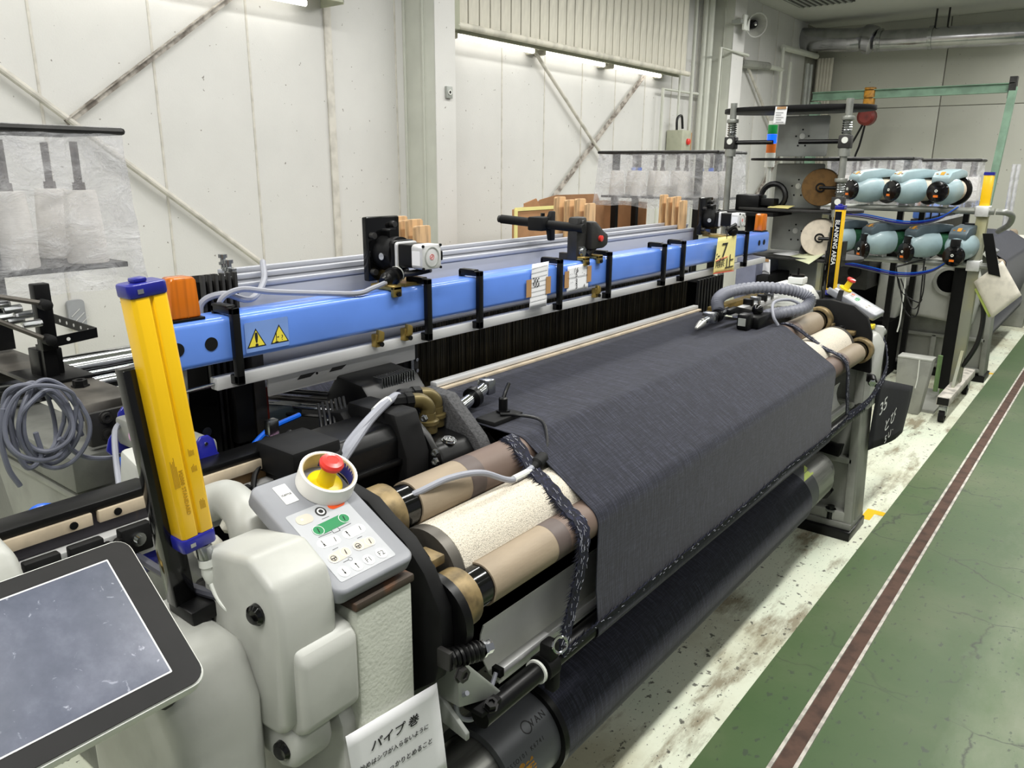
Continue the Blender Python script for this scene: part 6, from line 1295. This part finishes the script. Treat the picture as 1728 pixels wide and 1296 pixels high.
# ================================================================ second loom
def far_loom(x0, label, zshift=0, detail=True):
    t = thing('weaving_loom', label, 'loom', (x0 + 1.5, 1.6, 0), 'looms down the row'); q = lambda b, n, m_, **k: b.obj(n, m_, t, **k)
    q(B().prism([(.77, .05), (.80, .93), (.88, 1.02), (1.2, 1.02), (1.5, .80), (1.55, .05)], x0, x0 + .16, axis='x'), 'side_frame', 'machine_grey', bevel=.01)
    rb_ = B(); rb_.prism([(.77, .05), (.80, .93), (.84, .93), (.81, .05)], x0 - .04, x0, axis='x')
    for z in (.07, .32, .62): rb_.box((x0 - .04, .8, z), (x0, 1.5, z + .03))
    rb_.box((x0 - .04, 1.15, .07), (x0, 1.19, .34)); rb_.box((x0 - .04, 1.48, .07), (x0, 1.52, .62)); q(rb_, 'frame_rib', 'machine_grey', bevel=.006)
    q(B().box((x0 - .06, .76, 0), (x0 + .2, 1.55, .05)), 'foot_plate', 'black'); q(B(T(x0 - .002, 1.28, .52) @ rot('Y', -90)).lathe([(.03, 0), (.03, .004)], n=16), 'hole', 'black')
    q(B().prism([(.90, .46), (.87, .75), (.93, .95), (1.25, .97), (1.38, .8), (1.36, .5)], x0 - .16, x0 - .02, axis='x'), 'round_cover', 'machine_white', bevel=.03, seg=3)
    q(B(T(x0 - .162, 1.10, .80) @ rot('Y', -90)).lathe([(.09, .0), (.115, 0), (.115, .02), (.09, .02)], n=30), 'opening_ring', 'machine_grey'); q(B(T(x0 - .163, 1.10, .80) @ rot('Y', -90)).lathe([(.09, 0), (.09, .003)], n=30), 'opening', 'dead_black')
    q(B().prism([(1.44, .45), (1.40, .65), (1.40, .92), (1.50, .97), (1.60, .92), (1.60, .45)], x0 - .28, x0 - .05, axis='x'), 'step_cover', 'machine_white', bevel=.02, seg=3)
    q(B().box((x0 - .55, 1.62, .72), (x0 - .02, 1.9, .98)), 'dark_housing', 'graphite', bevel=.01); q(B(T(x0 - .552, 1.72, .86) @ rot('Y', -90)).lathe([(.05, 0), (.05, .02), (.03, .02)], n=24), 'knob', 'black_gloss')
    q(B().box((x0 - .5, 1.42, .0), (x0 - .1, 2.2, .48)), 'lower_body', 'dead_black', bevel=.01); q(B().box((x0 + .2, 1.05, .1), (x0 + 2.9, 2.3, .95)), 'inner_body', 'dead_black')
    q(B().box((x0 - .02, 1.38, 1.268), (x0 + 3.05, 1.465, 1.36)), 'cross_beam', 'beam_blue', bevel=.01)
    for k in range(9): q(B().box((x0 + .2 + .35*k, 1.366, 1.25), (x0 + .215 + .35*k, 1.376, 1.378)), 'hanger_clamp', 'black')
    q(B().box((x0 + .1, 1.39, 1.21), (x0 + 3.05, 1.42, 1.238)), 'hanger_rail', 'alu_white')
    for k in range(3): q(B().box((x0 + .25, 1.55 + .05*k, 1.32), (x0 + 2.6, 1.56 + .05*k, 1.40)), 'heald_bar', 'aluminium')
    q(B().box((x0 + .2, 1.5, .9), (x0 + 2.7, 1.52, 1.25)), 'heald_curtain', 'heald_wire')
    for y, z in ((.85, .90), (1.03, 1.012)): q(B().cyl((x0 + .28, y, z), (x0 + 2.75, y, z), .045, n=24), 'roller', 'tan_roller')
    q(B().cyl((x0 + .3, .945, .915), (x0 + 2.72, .945, .915), .083, n=28), 'grit_roller', 'grit')
    q(B().strip([(1.40, 1.071)] + arc(1.03, 1.012, .0485, 88, 122, 4) + arc(.85, .90, .0485, 122, 181, 6) + [(.80, .66), (.85, .42)], x0 + .45, x0 + 2.4, .003), 'cloth', 'denim'); q(B().cyl((x0 + .4, .96, .34), (x0 + 2.5, .96, .34), .14, n=28), 'cloth_roll', 'denim')
    q(B().box((x0 + 2.85, .80, 0), (x0 + 3.05, 1.5, .98)), 'side_frame', 'machine_grey', bevel=.01)
    q(B().box((x0 - .05, 1.36, 1.36), (x0 + .05, 1.44, 1.42)), 'lamp', 'amber', bevel=.01); q(B().box((x0 + 1.2, 1.42, 1.36), (x0 + 1.3, 1.5, 1.5)), 'motor', 'black', bevel=.006)
    q(B(frame((x0 + .0, .83, 1.04), (1, 0, 0), (0, .213, .111))).slab(.16, .24, .018, -.03, 0, T(.08, .12, 0)), 'button_panel', 'grey_panel', bevel=.005)
    return t
far_loom(7.19, 'second loom along the aisle with grey cast frame behind the feeder stand')
# white pinstripes on the second loom's cloth are woven threads
ds = thing('terminal_screen', 'white-cased operator terminal of the second loom seen edge-on', 'touch screen', (7.15, .85, .95))
DM = frame((7.28, .835, 1.02), (1, 0, 0), (0, .167, .128)); B(DM).slab(.31, .236, .02, -.03, 0, T(-.155, .118, 0)).obj('casing', 'white_plastic', ds, bevel=.004); B(DM).slab(.29, .216, .018, 0, .002, T(-.155, .118, 0)).obj('bezel', 'bezel_black', ds); B(DM).box((-.2, .06, -.12), (-.1, .16, -.03)).obj('arm', 'machine_white', ds)
# thin dangling leads between the looms
lw = thing('dangling_leads', 'thin dark yarn leads dangling below the weft feeders', 'lead', (6.6, 1.3, .7))
for px in ([(1512, 450), (1520, 490), (1548, 510), (1556, 505)], [(1516, 470), (1528, 525), (1548, 528), (1560, 440)], [(1520, 470), (1540, 520), (1556, 500), (1562, 450)], [(1531, 440), (1527, 480), (1519, 540), (1514, 560)]): B().tube([fX(*p, 6.15) for p in px], .005, 6).obj('lead', 'cable_black' if px[0][0] != 1531 else 'white_plastic', lw)
B().cyl(fX(1512, 450, 6.15), fX(1562, 438, 6.15), .008, n=6).obj('lead_bar', 'cable_black', lw)
# tall pale rods and dark stack at the far right
rd = thing('wall_rods', 'pair of tall pale rods leaning at the far right by the end wall', 'rods', (10, .5, 0))
for px in (1708, 1716): p = fX(px, 300, 9.5); B().cyl((9.5, p.y, 0), (9.5, p.y, fX(px, 277, 9.5).z), .018, n=10).obj('rod', 'alu_white', rd)
